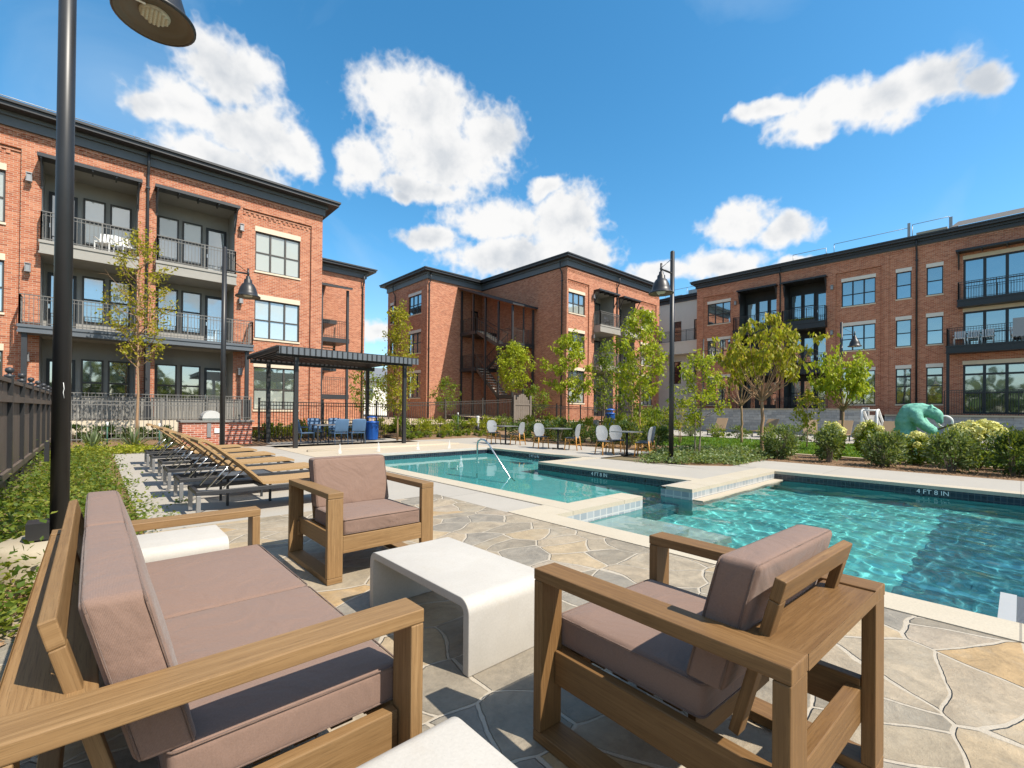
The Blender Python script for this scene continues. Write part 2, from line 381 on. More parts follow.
def water_mat():
    # clear water: refraction and reflection by Fresnel; ripples are real relief in the surface mesh
    t = NT('pool_water')
    rf = t.n('ShaderNodeBsdfRefraction', {'Color': (.86, .97, .98, 1), 'IOR': 1.33, 'Roughness': 0.0})
    gl = t.n('ShaderNodeBsdfGlossy', {'Roughness': .0}); fr = t.n('ShaderNodeFresnel', {'IOR': 1.33})
    m = t.n('ShaderNodeMixShader', {0: fr.outputs[0]}); t.l(rf.outputs[0], m.inputs[1]); t.l(gl.outputs[0], m.inputs[2])
    t.l(m.outputs[0], t.out.inputs['Surface'])
    MAT['pool_water'] = t.m
water_mat()
def jet_mat():
    t = NT('jet_water')
    tr = t.n('ShaderNodeBsdfTransparent'); d = t.n('ShaderNodeBsdfDiffuse', {'Color': (.85, .88, .9, 1)})
    n = t.noise(t.obj((30, 30, 8)), 1, 4).outputs['Fac']
    m = t.n('ShaderNodeMixShader', {0: t.math('MULTIPLY', n, .5)}); t.l(tr.outputs[0], m.inputs[1]); t.l(d.outputs[0], m.inputs[2])
    t.l(m.outputs[0], t.out.inputs['Surface']); MAT['jet_water'] = t.m
jet_mat()

def leaf(name, a, b, c, trans=.45):
    t = NT(name)
    rnd = t.n('ShaderNodeNewGeometry').outputs['Random Per Island']
    col_ = t.ramp(rnd, [(0, a), (.5, b), (1, c)])
    p = t.n('ShaderNodeBsdfPrincipled', {'Roughness': .5, 'Specular IOR Level': .35}); t.l(col_, p.inputs['Base Color'])
    tl = t.n('ShaderNodeBsdfTranslucent'); t.l(t.mix(.5, col_, (.42, .46, .02, 1)), tl.inputs['Color'])
    m = t.n('ShaderNodeMixShader', {0: trans}); t.l(p.outputs[0], m.inputs[1]); t.l(tl.outputs[0], m.inputs[2])
    t.l(m.outputs[0], t.out.inputs['Surface']); MAT[name] = t.m
leaf('leaf_lime', (.19, .26, .012), (.34, .40, .02), (.48, .50, .03))
leaf('leaf_gold', (.19, .22, .015), (.36, .34, .02), (.44, .33, .03))
leaf('leaf_mid', (.07, .13, .014), (.14, .22, .02), (.26, .31, .04))
leaf('leaf_dark', (.018, .05, .012), (.04, .09, .018), (.09, .14, .04), .3)
leaf('leaf_shrub', (.045, .09, .022), (.11, .17, .04), (.30, .34, .17), .3)
leaf('leaf_cover', (.045, .095, .015), (.115, .18, .022), (.29, .31, .05))
leaf('leaf_yellow_tip', (.14, .20, .015), (.30, .33, .03), (.5, .46, .06))
leaf('leaf_yucca', (.10, .15, .07), (.17, .22, .11), (.24, .28, .15), .2)
leaf('bloom', (.66, .62, .16), (.78, .72, .24), (.76, .74, .36), .25)
leaf('grass_blade', (.06, .14, .012), (.10, .21, .015), (.14, .25, .03), .35)
def bark(name, a, b):
    t = NT(name); v = t.obj((9, 9, 2.5)); n = t.noise(v, 2, 6, .7).outputs['Fac']
    t.bsdf(t.mix(n, (*a, 1), (*b, 1)), .9, t.bump(n, .6, .01), spec=.2); MAT[name] = t.m
bark('bark_tan', (.22, .13, .07), (.42, .28, .17))
bark('bark_grey', (.12, .09, .07), (.27, .22, .17))

# ------------------------------------------------------------------ mesh helpers
class MB:
    def __init__(s, xf=None):
        s.v = []; s.f = []; s.uv = []; s.xf = xf; s.sm = []
    def face(s, pts, uvs, smooth=False):
        i0 = len(s.v)
        s.v.extend([tuple(p) for p in pts]); s.f.append(list(range(i0, i0+len(pts)))); s.uv.extend(uvs); s.sm.append(smooth)
    def quad(s, *p):
        p = [Vector(q) for q in p]
        n = (p[1]-p[0]).cross(p[2]-p[0]); ax = max(range(3), key=lambda i: abs(n[i]))
        if ax == 0: uv = [(q.y, q.z) for q in p]
        elif ax == 1: uv = [(q.x, q.z) for q in p]
        else: uv = [(q.x, q.y) for q in p]
        s.face(p, uv)
    def box(s, a, b, skip=''):
        x0, y0, z0 = [min(a[i], b[i]) for i in range(3)]; x1, y1, z1 = [max(a[i], b[i]) for i in range(3)]
        Q = s.quad
        if 'x-' not in skip: Q((x0, y1, z0), (x0, y0, z0), (x0, y0, z1), (x0, y1, z1))
        if 'x+' not in skip: Q((x1, y0, z0), (x1, y1, z0), (x1, y1, z1), (x1, y0, z1))
        if 'y-' not in skip: Q((x0, y0, z0), (x1, y0, z0), (x1, y0, z1), (x0, y0, z1))
        if 'y+' not in skip: Q((x1, y1, z0), (x0, y1, z0), (x0, y1, z1), (x1, y1, z1))
        if 'z-' not in skip: Q((x0, y1, z0), (x1, y1, z0), (x1, y0, z0), (x0, y0, z0))
        if 'z+' not in skip: Q((x0, y0, z1), (x1, y0, z1), (x1, y1, z1), (x0, y1, z1))
        return s
    def bar(s, p0, p1, a, b, up=(0, 0, 1)):
        # beam from p0 to p1, a wide (sideways), b thick (along up); grain runs along it
        p0 = Vector(p0); p1 = Vector(p1); d = p1-p0; L = d.length; d.normalize()
        u = Vector(up); sd_ = d.cross(u)
        if sd_.length < 1e-4: sd_ = d.cross(Vector((0, 1, 0)))
        sd_.normalize(); u = sd_.cross(d)
        o = random.uniform(0, 9); i0 = len(s.v)
        c = []
        for e in (p0, p1):
            for ka, kb in ((-1, -1), (1, -1), (1, 1), (-1, 1)): c.append(e + sd_*ka*a/2 + u*kb*b/2)
        s.v.extend([tuple(q) for q in c])
        F = [(0, 3, 2, 1), (4, 5, 6, 7), (0, 1, 5, 4), (1, 2, 6, 5), (2, 3, 7, 6), (3, 0, 4, 7)]
        for k, f in enumerate(F):
            s.f.append([i0+j for j in f]); s.sm.append(False)
            if k < 2: s.uv.extend([(o, o), (o+.02, o), (o+.02, o+b), (o, o+b)])
            else:
                wd = a if k in (2, 4) else b
                s.uv.extend([(o, o+k*.3), (o, o+k*.3+wd), (o+L, o+k*.3+wd), (o+L, o+k*.3)])
        return s
    def tube(s, pts, rad, n=8, caps=True):
        pts = [Vector(p) for p in pts]
        if not isinstance(rad, (list, tuple)): rad = [rad]*len(pts)
        i0 = len(s.v); ref = None; L = 0
        for k, p in enumerate(pts):
            d = (pts[min(k+1, len(pts)-1)] - pts[max(k-1, 0)])
            if d.length < 1e-6: d = Vector((0, 0, 1))
            d.normalize()
            if ref is None:
                ref = d.orthogonal().normalized()
            ref = (ref - d*ref.dot(d))
            if ref.length < 1e-5: ref = d.orthogonal()
            ref.normalize(); bn = d.cross(ref)
            for j in range(n):
                a = 2*math.pi*j/n
                s.v.append(tuple(p + (ref*math.cos(a) + bn*math.sin(a))*rad[k]))
        for k in range(len(pts)-1):
            L0 = L; L += (pts[k+1]-pts[k]).length
            for j in range(n):
                j2 = (j+1) % n
                s.f.append([i0+k*n+j, i0+k*n+j2, i0+(k+1)*n+j2, i0+(k+1)*n+j]); s.sm.append(True)
                s.uv.extend([(j/n, L0), ((j+1)/n, L0), ((j+1)/n, L), (j/n, L)])
        if caps:
            s.f.append([i0+j for j in range(n)][::-1]); s.uv.extend([(0, 0)]*n); s.sm.append(False)
            e = i0+(len(pts)-1)*n
            s.f.append([e+j for j in range(n)]); s.uv.extend([(0, 0)]*n); s.sm.append(False)
        return s
    def lathe(s, prof, c=(0, 0, 0), n=24):
        i0 = len(s.v)
        for r, z in prof:
            for j in range(n):
                a = 2*math.pi*j/n; s.v.append((c[0]+r*math.cos(a), c[1]+r*math.sin(a), c[2]+z))
        for k in range(len(prof)-1):
            for j in range(n):
                j2 = (j+1) % n
                s.f.append([i0+k*n+j, i0+k*n+j2, i0+(k+1)*n+j2, i0+(k+1)*n+j]); s.sm.append(True)
                s.uv.extend([(j/n, prof[k][1]), ((j+1)/n, prof[k][1]), ((j+1)/n, prof[k+1][1]), (j/n, prof[k+1][1])])
        return s
    def rbox(s, a, b, r, puff=(0, 0, 0), n=8, xf=None):
        # rounded, slightly swollen box (cushions)
        a = Vector(a); b = Vector(b); c = (a+b)/2; h = (b-a)/2
        grid = {}
        def vert(q):
            key = tuple(round(t, 5) for t in q)
            if key in grid: return grid[key]
            p = Vector((q[0]*h.x, q[1]*h.y, q[2]*h.z))
            inn = Vector([max(-(h[i]-r), min(h[i]-r, p[i])) for i in range(3)])
            d = p-inn
            if d.length > 1e-7: p = inn + d.normalized()*r
            k = [1-abs(t)**2.5 for t in q]
            p = Vector((p.x + puff[0]*q[0]*k[1]*k[2], p.y + puff[1]*q[1]*k[0]*k[2], p.z + puff[2]*q[2]*k[0]*k[1]))
            p = p + c
            if xf: p = Vector(xf(p))
            grid[key] = len(s.v); s.v.append(tuple(p)); return grid[key]
        def samples(L):
            t = [-1, -1+.35*r/L, -1+r/L*.7, -1+r/L*1.0]
            m = n
            mid = [-1+r/L + (2-2*r/L)*i/m for i in range(1, m)]
            return t + mid + [-x for x in t[::-1]]
        S = [samples(h[i]) for i in range(3)]
        for ax in range(3):
            i1, i2 = (ax+1) % 3, (ax+2) % 3
            for sg in (-1, 1):
                A, B = S[i1], S[i2]
                for x0, x1 in zip(A, A[1:]):
                    for y0, y1 in zip(B, B[1:]):
                        qs = []
                        for u, v in ((x0, y0), (x1, y0), (x1, y1), (x0, y1)):
                            q = [0, 0, 0]; q[ax] = sg; q[i1] = u; q[i2] = v; qs.append(q)
                        if sg < 0: qs = qs[::-1]
                        s.f.append([vert(q) for q in qs]); s.sm.append(True)
                        s.uv.extend([(q[i1]*h[i1]+c[i1], q[i2]*h[i2]+c[i2]) for q in qs])
        return s
    def leafq(s, c, size, d, nrm, asp=.5):
        # one leaf: a kite folded a little along its rib
        d = d.normalized(); sd_ = d.cross(nrm)
        if sd_.length < 1e-4: sd_ = d.orthogonal()
        sd_.normalize(); n2 = sd_.cross(d)
        i0 = len(s.v); w_ = size*asp*.5
        for p in (c, c+d*size*.45+sd_*w_+n2*size*.05, c+d*size, c+d*size*.45-sd_*w_+n2*size*.05): s.v.append(tuple(p))
        s.f.append([i0, i0+1, i0+2, i0+3]); s.uv.extend([(0, 0), (1, 0), (1, 1), (0, 1)]); s.sm.append(False)
    def build(s, name, mat, parent=None, loc=None, bevel=0, smooth=None):
        me = bpy.data.meshes.new(name)
        vs_ = s.v if s.xf is None else [tuple(s.xf(*p)) for p in s.v]
        me.from_pydata(vs_, [], s.f)
        uvl = me.uv_layers.new(name='UVMap')
        flat = [c for uv in s.uv for c in uv]
        uvl.data.foreach_set('uv', flat)
        sm = s.sm if smooth is None else [smooth]*len(s.f)
        me.polygons.foreach_set('use_smooth', sm)
        me.materials.append(MAT[mat]); me.update()
        o = bpy.data.objects.new(name, me); col.objects.link(o)
        if parent is not None: o.parent = parent
        if loc is not None: o.location = loc
        if bevel:
            md = o.modifiers.new('edge', 'BEVEL'); md.width = bevel; md.segments = 2; md.limit_method = 'ANGLE'; md.angle_limit = R(40)
            md.harden_normals = False
        return o
def tag(o, label=None, cat=None, group=None, kind=None):
    if label: o['label'] = label
    if cat: o['category'] = cat
    if group: o['group'] = group
    if kind: o['kind'] = kind
    return o
def thing(name, label, cat, loc=(0, 0, 0), rz=0, group=None):
    o = bpy.data.objects.new(name, None); col.objects.link(o); o.location = loc; o.rotation_euler = (0, 0, rz)
    o.empty_display_size = .2
    return tag(o, label, cat, group)
def dup(root, loc, rz=None, label=None, scale=None):
    def cp(o, parent):
        c = o.copy(); col.objects.link(c)
        if parent is not None: c.parent = parent
        for k in list(o.children): cp(k, c)
        return c
    r = cp(root, None)
    r.location = loc
    if rz is not None: r.rotation_euler = (0, 0, rz)
    if scale is not None: r.scale = scale if isinstance(scale, tuple) else (scale,)*3
    if label: r['label'] = label
    return r
def struct(o): o['kind'] = 'structure'; return o
ORD = ['first', 'second', 'third', 'fourth', 'fifth', 'sixth', 'seventh', 'eighth', 'ninth', 'tenth', 'eleventh', 'twelfth', 'thirteenth', 'fourteenth', 'fifteenth', 'sixteenth']
def cells(u0, u1, v0, v1, holes):
    us = sorted({u0, u1, *[h[0] for h in holes if u0 < h[0] < u1], *[h[1] for h in holes if u0 < h[1] < u1]})
    vs_ = sorted({v0, v1, *[h[2] for h in holes if v0 < h[2] < v1], *[h[3] for h in holes if v0 < h[3] < v1]})
    for a, b in zip(us, us[1:]):
        for c, d in zip(vs_, vs_[1:]):
            mu, mv = (a+b)/2, (c+d)/2
            if any(h[0] < mu < h[1] and h[2] < mv < h[3] for h in holes): continue
            yield a, b, c, d
def sheet(mb, u0, u1, v0, v1, holes, z):
    for a, b, c, d in cells(u0, u1, v0, v1, holes): mb.quad((a, c, z), (b, c, z), (b, d, z), (a, d, z))

# ------------------------------------------------------------------ ground, deck, pool
WATER_Z = -.185
POOL = [(4.45, 11.75, -9, 3.85), (4.45, 7.75, 3.85, 4.05), (6.5, 7.75, 4.05, 4.45), (5.15, 8.75, 4.45, 8.6), (5.15, 10.6, 8.6, 13.0)]
HOLES = [(4.45, 11.75, -9, 3.85), (4.45, 7.75, 3.85, 4.05), (6.5, 7.75, 4.05, 4.45), (5.15, 8.75, 4.45, 8.6), (5.15, 10.6, 8.6, 13.0)]
mb = MB(); sheet(mb, -400, 600, -400, 600, HOLES, -.03); struct(mb.build('ground', 'earth'))
mb = MB(); sheet(mb, -1.4, 14.2, -12, 18.3, HOLES + [(-1.4, .42, 4.35, 18.3), (10.9, 14.2, 4.95, 8.3)], 0); struct(mb.build('concrete_deck', 'concrete_deck'))
mb = MB(); mb.quad((10.9, 4.95, .0), (12.0, 4.95, .0), (11.4, 5.6, .0), (11.0, 6.6, 0)); struct(mb.build('deck_corner', 'concrete_deck'))
mb = MB(); sheet(mb, -3.2, 4.09, -12, 6.3, [(-3.2, .42, 4.35, 6.3)], .004); struct(mb.build('flagstone_paving', 'flagstone'))
mb = MB(); sheet(mb, 12.13, 14.2, -12, 4.95, [], .004); struct(mb.build('pool_walk', 'concrete_deck'))
# coping slabs round the water
mb = MB()
Z0, Z1 = -.05, .012
for a in ((4.09, -9, 4.45, 4.05), (4.09, 4.05, 4.45, 4.58), (4.45, 4.05, 6.5, 4.45), (4.45, 4.45, 5.15, 4.58), (4.78, 4.58, 5.15, 13.0),
          (7.75, 3.85, 11.75, 4.35), (11.75, -9, 12.12, 4.35), (8.75, 4.35, 9.12, 8.6), (9.12, 8.23, 10.6, 8.6), (10.6, 8.23, 10.97, 13.0)):
    mb.box((a[0], a[1], Z0), (a[2], a[3], Z1))
struct(mb.build('pool_coping', 'coping', bevel=.008))
mb = MB(); mb.box((4.78, 13.0, -.06), (10.97, 13.22, .012)); struct(mb.build('splash_kerb', 'white_concrete', bevel=.01))
mb = MB(); sheet(mb, 4.6, 11.2, 13.22, 17.3, [], .006); struct(mb.build('splash_plaza', 'plaza_tan'))
mb = MB(); mb.tube([(5.0, 15.1, .0), (10.8, 15.1, .0)], .07, 8)
struct(mb.build('plaza_lip', 'plaza_tan'))
# basin walls (tile band at the waterline, plaster beneath) and floors
def basin(edges, mat, z0, z1, name):
    mb = MB()
    for (x0, y0, x1, y1) in edges: mb.quad((x0, y0, z0), (x1, y1, z0), (x1, y1, z1), (x0, y0, z1))
    struct(mb.build(name, mat))
far = [(11.75, -9, 11.75, 3.85), (8.75, 4.35, 8.75, 8.6), (8.75, 8.6, 10.6, 8.6), (10.6, 8.6, 10.6, 13)]
near = [(4.45, -9, 4.45, 4.05), (5.15, 4.45, 5.15, 13), (5.15, 13, 10.6, 13), (6.5, 4.05, 6.5, 4.45)]
pale = [(4.45, 4.05, 6.5, 4.05), (7.75, 3.85, 11.75, 3.85), (7.75, 3.85, 7.75, 4.45), (5.15, 4.45, 6.5, 4.45)]
basin(far + near, 'tile_dark', -.28, -.05, 'waterline_tile'); basin(pale, 'tile_pale', -.22, -.05, 'pale_waterline_tile')
basin(far + near, 'pool_plaster', -1.6, -.28, 'basin_wall'); basin(pale, 'pool_plaster', -1.6, -.22, 'cross_wall')
mb = MB(); sheet(mb, 4.3, 11.9, -9, 4.45, [], -1.35); struct(mb.build('basin_floor', 'pool_plaster'))
mb = MB(); mb.quad((5.0, 4.45, -1.35), (10.8, 4.45, -1.35), (10.8, 9.2, -.85), (5.0, 9.2, -.85)); mb.quad((5.0, 9.2, -.85), (10.8, 9.2, -.85), (10.8, 13.05, -.22), (5.0, 13.05, -.22)); struct(mb.build('shallow_floor', 'pool_plaster'))
mb = MB(); mb.box((6.2, -1.2, -1.346), (11.2, 0.9, -1.34)); mb.box((6.5, 4.1, -1.34), (7.75, 4.4, -.7)); struct(mb.build('dark_patch', 'pool_plaster_dark'))  # darker teal plaster set on the floor, which is no deeper here
mb = MB(); mb.box((4.452, 3.0, -.62), (5.95, 4.04, -.30)); mb.box((4.452, 2.6, -.95), (6.35, 4.04, -.621)); struct(mb.build('pool_steps', 'pool_shelf', bevel=.02)); mb = MB(); mb.box((7.76, 3.66, -.45), (11.74, 3.84, -.165)); struct(mb.build('pool_ledge', 'plaza_tan', bevel=.01))
def water_mesh():
    r = random.Random(2); waves = []
    for k in range(22):
        f = 5*(11**(k/21)); waves.append((r.uniform(0, 6.28), f, r.uniform(0, 6.28), .0195/f**1.06))
    W = [(math.cos(a)*f, math.sin(a)*f, ph, am, .9*math.sin(a), 1.1*math.cos(a)) for a, f, ph, am in waves]
    def hgt(x, y):
        k = max(.10, min(1, (7.2-y)/5)); h = 0
        for cx, sx, ph, am, u, v in W: h += am*math.sin(x*cx+y*sx+ph+1.5*math.sin(u*x*1.3+v*y+ph))
        return h*k
    verts = []; faces = []; idx = {}
    for (a, bb, c, d) in POOL:
        c = max(c, -3.2); st = .034 if d < 4.5 else .06
        nx = max(1, round((bb-a)/st)); ny = max(1, round((d-c)/st))
        def vid(x, y):
            k = (round(x, 3), round(y, 3))
            if k not in idx: idx[k] = len(verts); verts.append((x, y, WATER_Z+hgt(x, y)))
            return idx[k]
        for i in range(nx):
            for j in range(ny):
                x0, x1 = a+(bb-a)*i/nx, a+(bb-a)*(i+1)/nx; y0, y1 = c+(d-c)*j/ny, c+(d-c)*(j+1)/ny
                faces.append([vid(x0, y0), vid(x1, y0), vid(x1, y1), vid(x0, y1)])
    i0 = len(verts); verts.extend([(4.45, -9, WATER_Z), (11.75, -9, WATER_Z), (11.75, -3.2, WATER_Z), (4.45, -3.2, WATER_Z)]); faces.append([i0, i0+1, i0+2, i0+3])
    m = bpy.data.meshes.new('pool_water'); m.from_pydata(verts, [], faces); m.polygons.foreach_set('use_smooth', [True]*len(faces)); m.materials.append(MAT['pool_water']); m.update()
    o = bpy.data.objects.new('pool_water', m); col.objects.link(o); struct(o); o.cycles.is_caustics_caster = True
water_mesh()
for o in col.objects:
    if o.name.split('.')[0] in ('basin_wall', 'cross_wall', 'basin_floor', 'shallow_floor', 'dark_patch', 'pool_steps', 'waterline_tile', 'pale_waterline_tile'): o.cycles.is_caustics_receiver = True
# gutter ledge with a slotted grate in the near right of the pool
mb = MB(); mb.box((4.46, .02, -.3), (5.45, .11, -.075)); mb.box((4.46, -.12, -.3), (5.45, -.085, -.075)); struct(mb.build('gutter_ledge', 'ledge_grey', bevel=.006))
mb = MB()
for i in range(34): mb.box((4.48+i*.0285, -.082, -.1), (4.495+i*.0285, .018, -.08))
struct(mb.build('gutter_grate', 'galvanised'))
def text(s, loc, rot, size, name='lettering', parent=None):
    cu = bpy.data.curves.new(name, 'FONT'); cu.body = s; cu.size = size; cu.align_x = 'CENTER'; cu.extrude = .001
    tmp = bpy.data.objects.new('tmp', cu); me = bpy.data.meshes.new_from_object(tmp); bpy.data.objects.remove(tmp)
    me.materials.clear(); me.materials.append(MAT['text_white'])
    o = bpy.data.objects.new(name, me); col.objects.link(o); o.location = loc; o.rotation_euler = rot
    if parent: o.parent = parent
    return o
def depth_mark(s, loc, rot, label):
    # painted tiles carrying the water depth
    o = text(s, loc, rot, .118, 'depth_marker'); tag(o, label, 'depth marker')
depth_mark('4 FT 8 IN', (11.742, 1.12, -.150), (R(90), 0, R(-90)), 'white 4 FT 8 IN depth lettering on dark tiles below the shrub bed')
depth_mark('4 FT 8 IN', (8.742, 6.6, -.150), (R(90), 0, R(-90)), 'white depth lettering on dark tiles beside the pool walk, nearest the dining sets')
depth_mark('3 FT 6 IN', (10.592, 10.6, -.150), (R(90), 0, R(-90)), 'small white depth lettering on far tiles behind the steel handrail')
# jets, handrail
rr = random.Random(3)
for i, (x, y) in enumerate(((5.5, 13.75), (6.75, 13.77), (8.02, 13.5), (9.21, 13.4), (7.4, 10.2))):
    mb = MB(); n = 10
    mb.tube([(rr.uniform(-.01, .01), rr.uniform(-.01, .01), k*.034) for k in range(n)], [.055-.0058*k+rr.uniform(0, .014) for k in range(n)], 8)
    o = mb.build('water_jet', 'jet_water', loc=(x, y, .006 if y > 13 else WATER_Z)); tag(o, ['white bubbling water jet on the tan plaza, nearest the black pergola post', 'bubbling water jet on the tan plaza, second from the pergola post', 'bubbling water jet on the tan plaza, third from the pergola post', 'bubbling water jet on the tan plaza, farthest from the pergola', 'bubbler rising from the pool water beyond the steel handrail'][i], 'water jet', 'bubbling water jets')
hr = tag(MB().tube([(7.0, 8.98, -.9), (7.0, 8.98, .50), (7.0, 8.95, .60), (7.01, 8.85, .655), (7.02, 8.72, .64), (7.04, 8.60, .56), (7.16, 7.9, -.24), (7.18, 7.8, -.6)], .021, 10).build('handrail', 'steel'), 'polished steel handrail descending into the pool', 'handrail')

# ------------------------------------------------------------------ planting beds, lawn, walks
mb = MB(); sheet(mb, 14.2, 17.2, -30, 5.0, [], -.005); mb.quad((10.9, 4.95, -.005), (17.2, 4.95, -.005), (17.2, 9.2, -.005), (13.5, 9.2, -.005)); mb.quad((13.5, 9.2, -.005), (17.2, 9.2, -.005), (17.2, 18.3, -.005), (13.9, 18.3, -.005)); struct(mb.build('mulch_bed', 'mulch'))
mb = MB(); sheet(mb, -.85, .42, 4.35, 18.3, [], -.006); mb.quad((-.85, 18.3, -.01), (5, 18.3, -.01), (5, 24.4, .12), (-.85, 24.4, .12)); struct(mb.build('entry_bed', 'mulch'))
mb = MB(); mb.quad((4.9, 20.2, -.02), (11, 20.2, -.02), (11, 22, .3), (4.9, 22, .3)); mb.quad((10.4, 18.3, -.01), (30, 18.3, -.01), (30, 21.5, .55), (10.4, 21.5, .12)); struct(mb.build('fence_bed', 'mulch'))
mb = MB(); sheet(mb, 4.7, 10.4, 17.3, 20.2, [], 0); struct(mb.build('pergola_floor', 'concrete_deck'))
mb = MB(); sheet(mb, 17.2, 25.2, -30, 12.5, [], .01); struct(mb.build('lawn', 'turf_base'))
mb = MB(); mb.box((17.05, -30, -.02), (17.25, 9.2, .035)); struct(mb.build('lawn_kerb', 'walk_tan'))
mb = MB(); sheet(mb, 25.2, 37.7, -30, 18.3, [], .012); struct(mb.build('far_deck', 'concrete_deck'))
mb = MB(); mb.quad((33.3, 6.2, 1.3), (60, 6.2, 1.3), (60, 60, 1.3), (33.3, 60, 1.3)); mb.quad((37.7, -40, 1.3), (60, -40, 1.3), (60, 6.2, 1.3), (37.7, 6.2, 1.3)); mb.quad((22, 21.6, .55), (60, 21.6, 1.2), (60, 33, 1.2), (22, 33, 1.0)); mb.quad((-20, 24.0, .5), (22, 24.0, .5), (22, 60, 1.0), (-20, 60, .8)); struct(mb.build('terrace', 'walk_tan'))
# stone retaining wall in front of the right building
t = thing('retaining_wall', 'grey stone retaining wall below the shaded brick building', 'retaining wall', (33, 0, 0))
mb = MB(); mb.box((0, 6.2, -.02), (.3, 17, 1.6)); mb.box((.2, 17, -.02), (.5, 30, 1.25)); mb.box((0, 5.9, -.02), (.3, 6.2, 1.75)); mb.box((4.6, -30, -.02), (4.9, 5.88, 1.26)); mb.quad((.3, 6.2, 1.3), (7, 6.2, 1.3), (7, 6.2, -.0), (.3, 6.2, 0)); mb.build('wall', 'stone_wall', t)
mb = MB(); mb.box((-.04, 6.18, 1.603), (.36, 17, 1.68)); mb.box((4.5, -30, 1.263), (5.0, 5.88, 1.36)); mb.build('cap_stone', 'cream_concrete', t)

# ------------------------------------------------------------------ building kit
class Fac:
    # facade coordinates: u along the wall (left to right seen from outside), w outward, z up
    def __init__(s, root, origin, udir):
        s.root = root; s.o = Vector(origin) - root.location; s.u = Vector(udir).normalized(); s.w = Vector((s.u.y, -s.u.x, 0))
    def xf(s, u, w, z): return (s.o.x + s.u.x*u + s.w.x*w, s.o.y + s.u.y*u + s.w.y*w, s.o.z + z)
    def mb(s): return MB(s.xf)
    def wall(s, u0, u1, z0, z1, holes, mat='brick', w=0, depth=.16, name='wall'):
        mb = s.mb()
        for a, b, c, d in cells(u0, u1, z0, z1, holes): mb.quad((a, w, c), (b, w, c), (b, w, d), (a, w, d))
        for h in holes:
            a, b, c, d = h[:4]; dp = h[4] if len(h) > 4 else depth
            mb.quad((a, w, c), (a, w, d), (a, w-dp, d), (a, w-dp, c)); mb.quad((b, w, d), (b, w, c), (b, w-dp, c), (b, w-dp, d))
            mb.quad((a, w, d), (b, w, d), (b, w-dp, d), (a, w-dp, d)); mb.quad((b, w, c), (a, w, c), (a, w-dp, c), (b, w-dp, c))
        return mb.build(name, mat, s.root)
    def window(s, u0, u1, z0, z1, cols=3, mid=.5, w=0, frame='bronze_frame', panes=('pane_blind', 'pane_mid'), lintel='limestone', sill='limestone', fw=.055, lh=.24, transom=None):
        b = s.mb(); d0, d1 = w-.13, w-.06
        b.box((u0, d0, z0), (u0+fw, d1, z1)); b.box((u1-fw, d0, z0), (u1, d1, z1)); b.box((u0+fw, d0, z1-fw), (u1-fw, d1, z1)); b.box((u0+fw, d0, z0), (u1-fw, d1, z0+fw))
        st = (u1-u0)/cols
        for i in range(1, cols): b.box((u0+st*i-fw*.7, d0, z0+fw), (u0+st*i+fw*.7, d1, z1-fw))
        zm = z0+(z1-z0)*mid
        for i in range(cols): b.box((u0+st*i+fw*.7, d0+.005, zm-.03), (u0+st*(i+1)-fw*.7, d1-.005, zm+.03))
        if transom:
            zt = z0+(z1-z0)*transom
            for i in range(cols): b.box((u0+st*i+fw*.7, d0+.005, zt-.06), (u0+st*(i+1)-fw*.7, d1-.005, zt+.06))
        o = b.build('window', frame, s.root)
        p = s.mb(); p.quad((u0+fw*.5, d0+.02, zm), (u1-fw*.5, d0+.02, zm), (u1-fw*.5, d0+.02, z1-fw*.5), (u0+fw*.5, d0+.02, z1-fw*.5)); p.build('pane', panes[0], o)
        p = s.mb(); p.quad((u0+fw*.5, d0+.03, z0+fw*.5), (u1-fw*.5, d0+.03, z0+fw*.5), (u1-fw*.5, d0+.03, zm), (u0+fw*.5, d0+.03, zm)); p.build('pane', panes[1], o)
        if lintel:
            p = s.mb(); p.box((u0-.02, w-.05, z1+.002), (u1+.02, w+.018, z1+lh)); p.build('lintel', lintel, o)
        if sill:
            p = s.mb(); p.box((u0-.03, w-.06, z0-.085), (u1+.03, w+.045, z0-.002)); p.build('sill', sill, o)
        return o
    def bay(s, u0, u1, z0, z1, depth=1.5, mat='dark_siding'):
        b = s.mb(); e = .004
        b.quad((u0, -depth, z0), (u1, -depth, z0), (u1, -depth, z1), (u0, -depth, z1))
        for u in (u0+e, u1-e): b.quad((u, -.02, z0), (u, -depth, z0), (u, -depth, z1), (u, -.02, z1))
        b.quad((u0, -.02, z1-e), (u1, -.02, z1-e), (u1, -depth, z1-e), (u0, -depth, z1-e))
        # vertical battens and a head trim break up the siding
        n = int((u1-u0)/.6)
        for i in range(1, n): b.box((u0+(u1-u0)*i/n-.02, -depth, z0), (u0+(u1-u0)*i/n+.02, -depth+.015, z1))
        return b.build('recess', mat, s.root)
    def balcony(s, u0, u1, zt, zb, w1, mat='balcony_grey', rail='rail_grey', hgt=1.08, sides=True, w0=-.1, step=.115, posts=()):
        b = s.mb(); b.box((u0, w0 if w0 > -.5 else w0, zb), (u1, w1, zt)); b.box((u0-.02, w1+.003, zt-.09), (u1+.02, w1+.035, zt+.015)); b.box((u0-.02, w1+.003, zb), (u1+.02, w1+.03, zb+.07))
        o = b.build('balcony', mat, s.root)
        s.rail([(u0+.04, w1-.04), (u1-.04, w1-.04)], zt, hgt, rail, o, step)
        if sides:
            s.rail([(u0+.04, .02), (u0+.04, w1-.04)], zt, hgt, rail, o, step); s.rail([(u1-.04, .02), (u1-.04, w1-.04)], zt, hgt, rail, o, step)
        return o
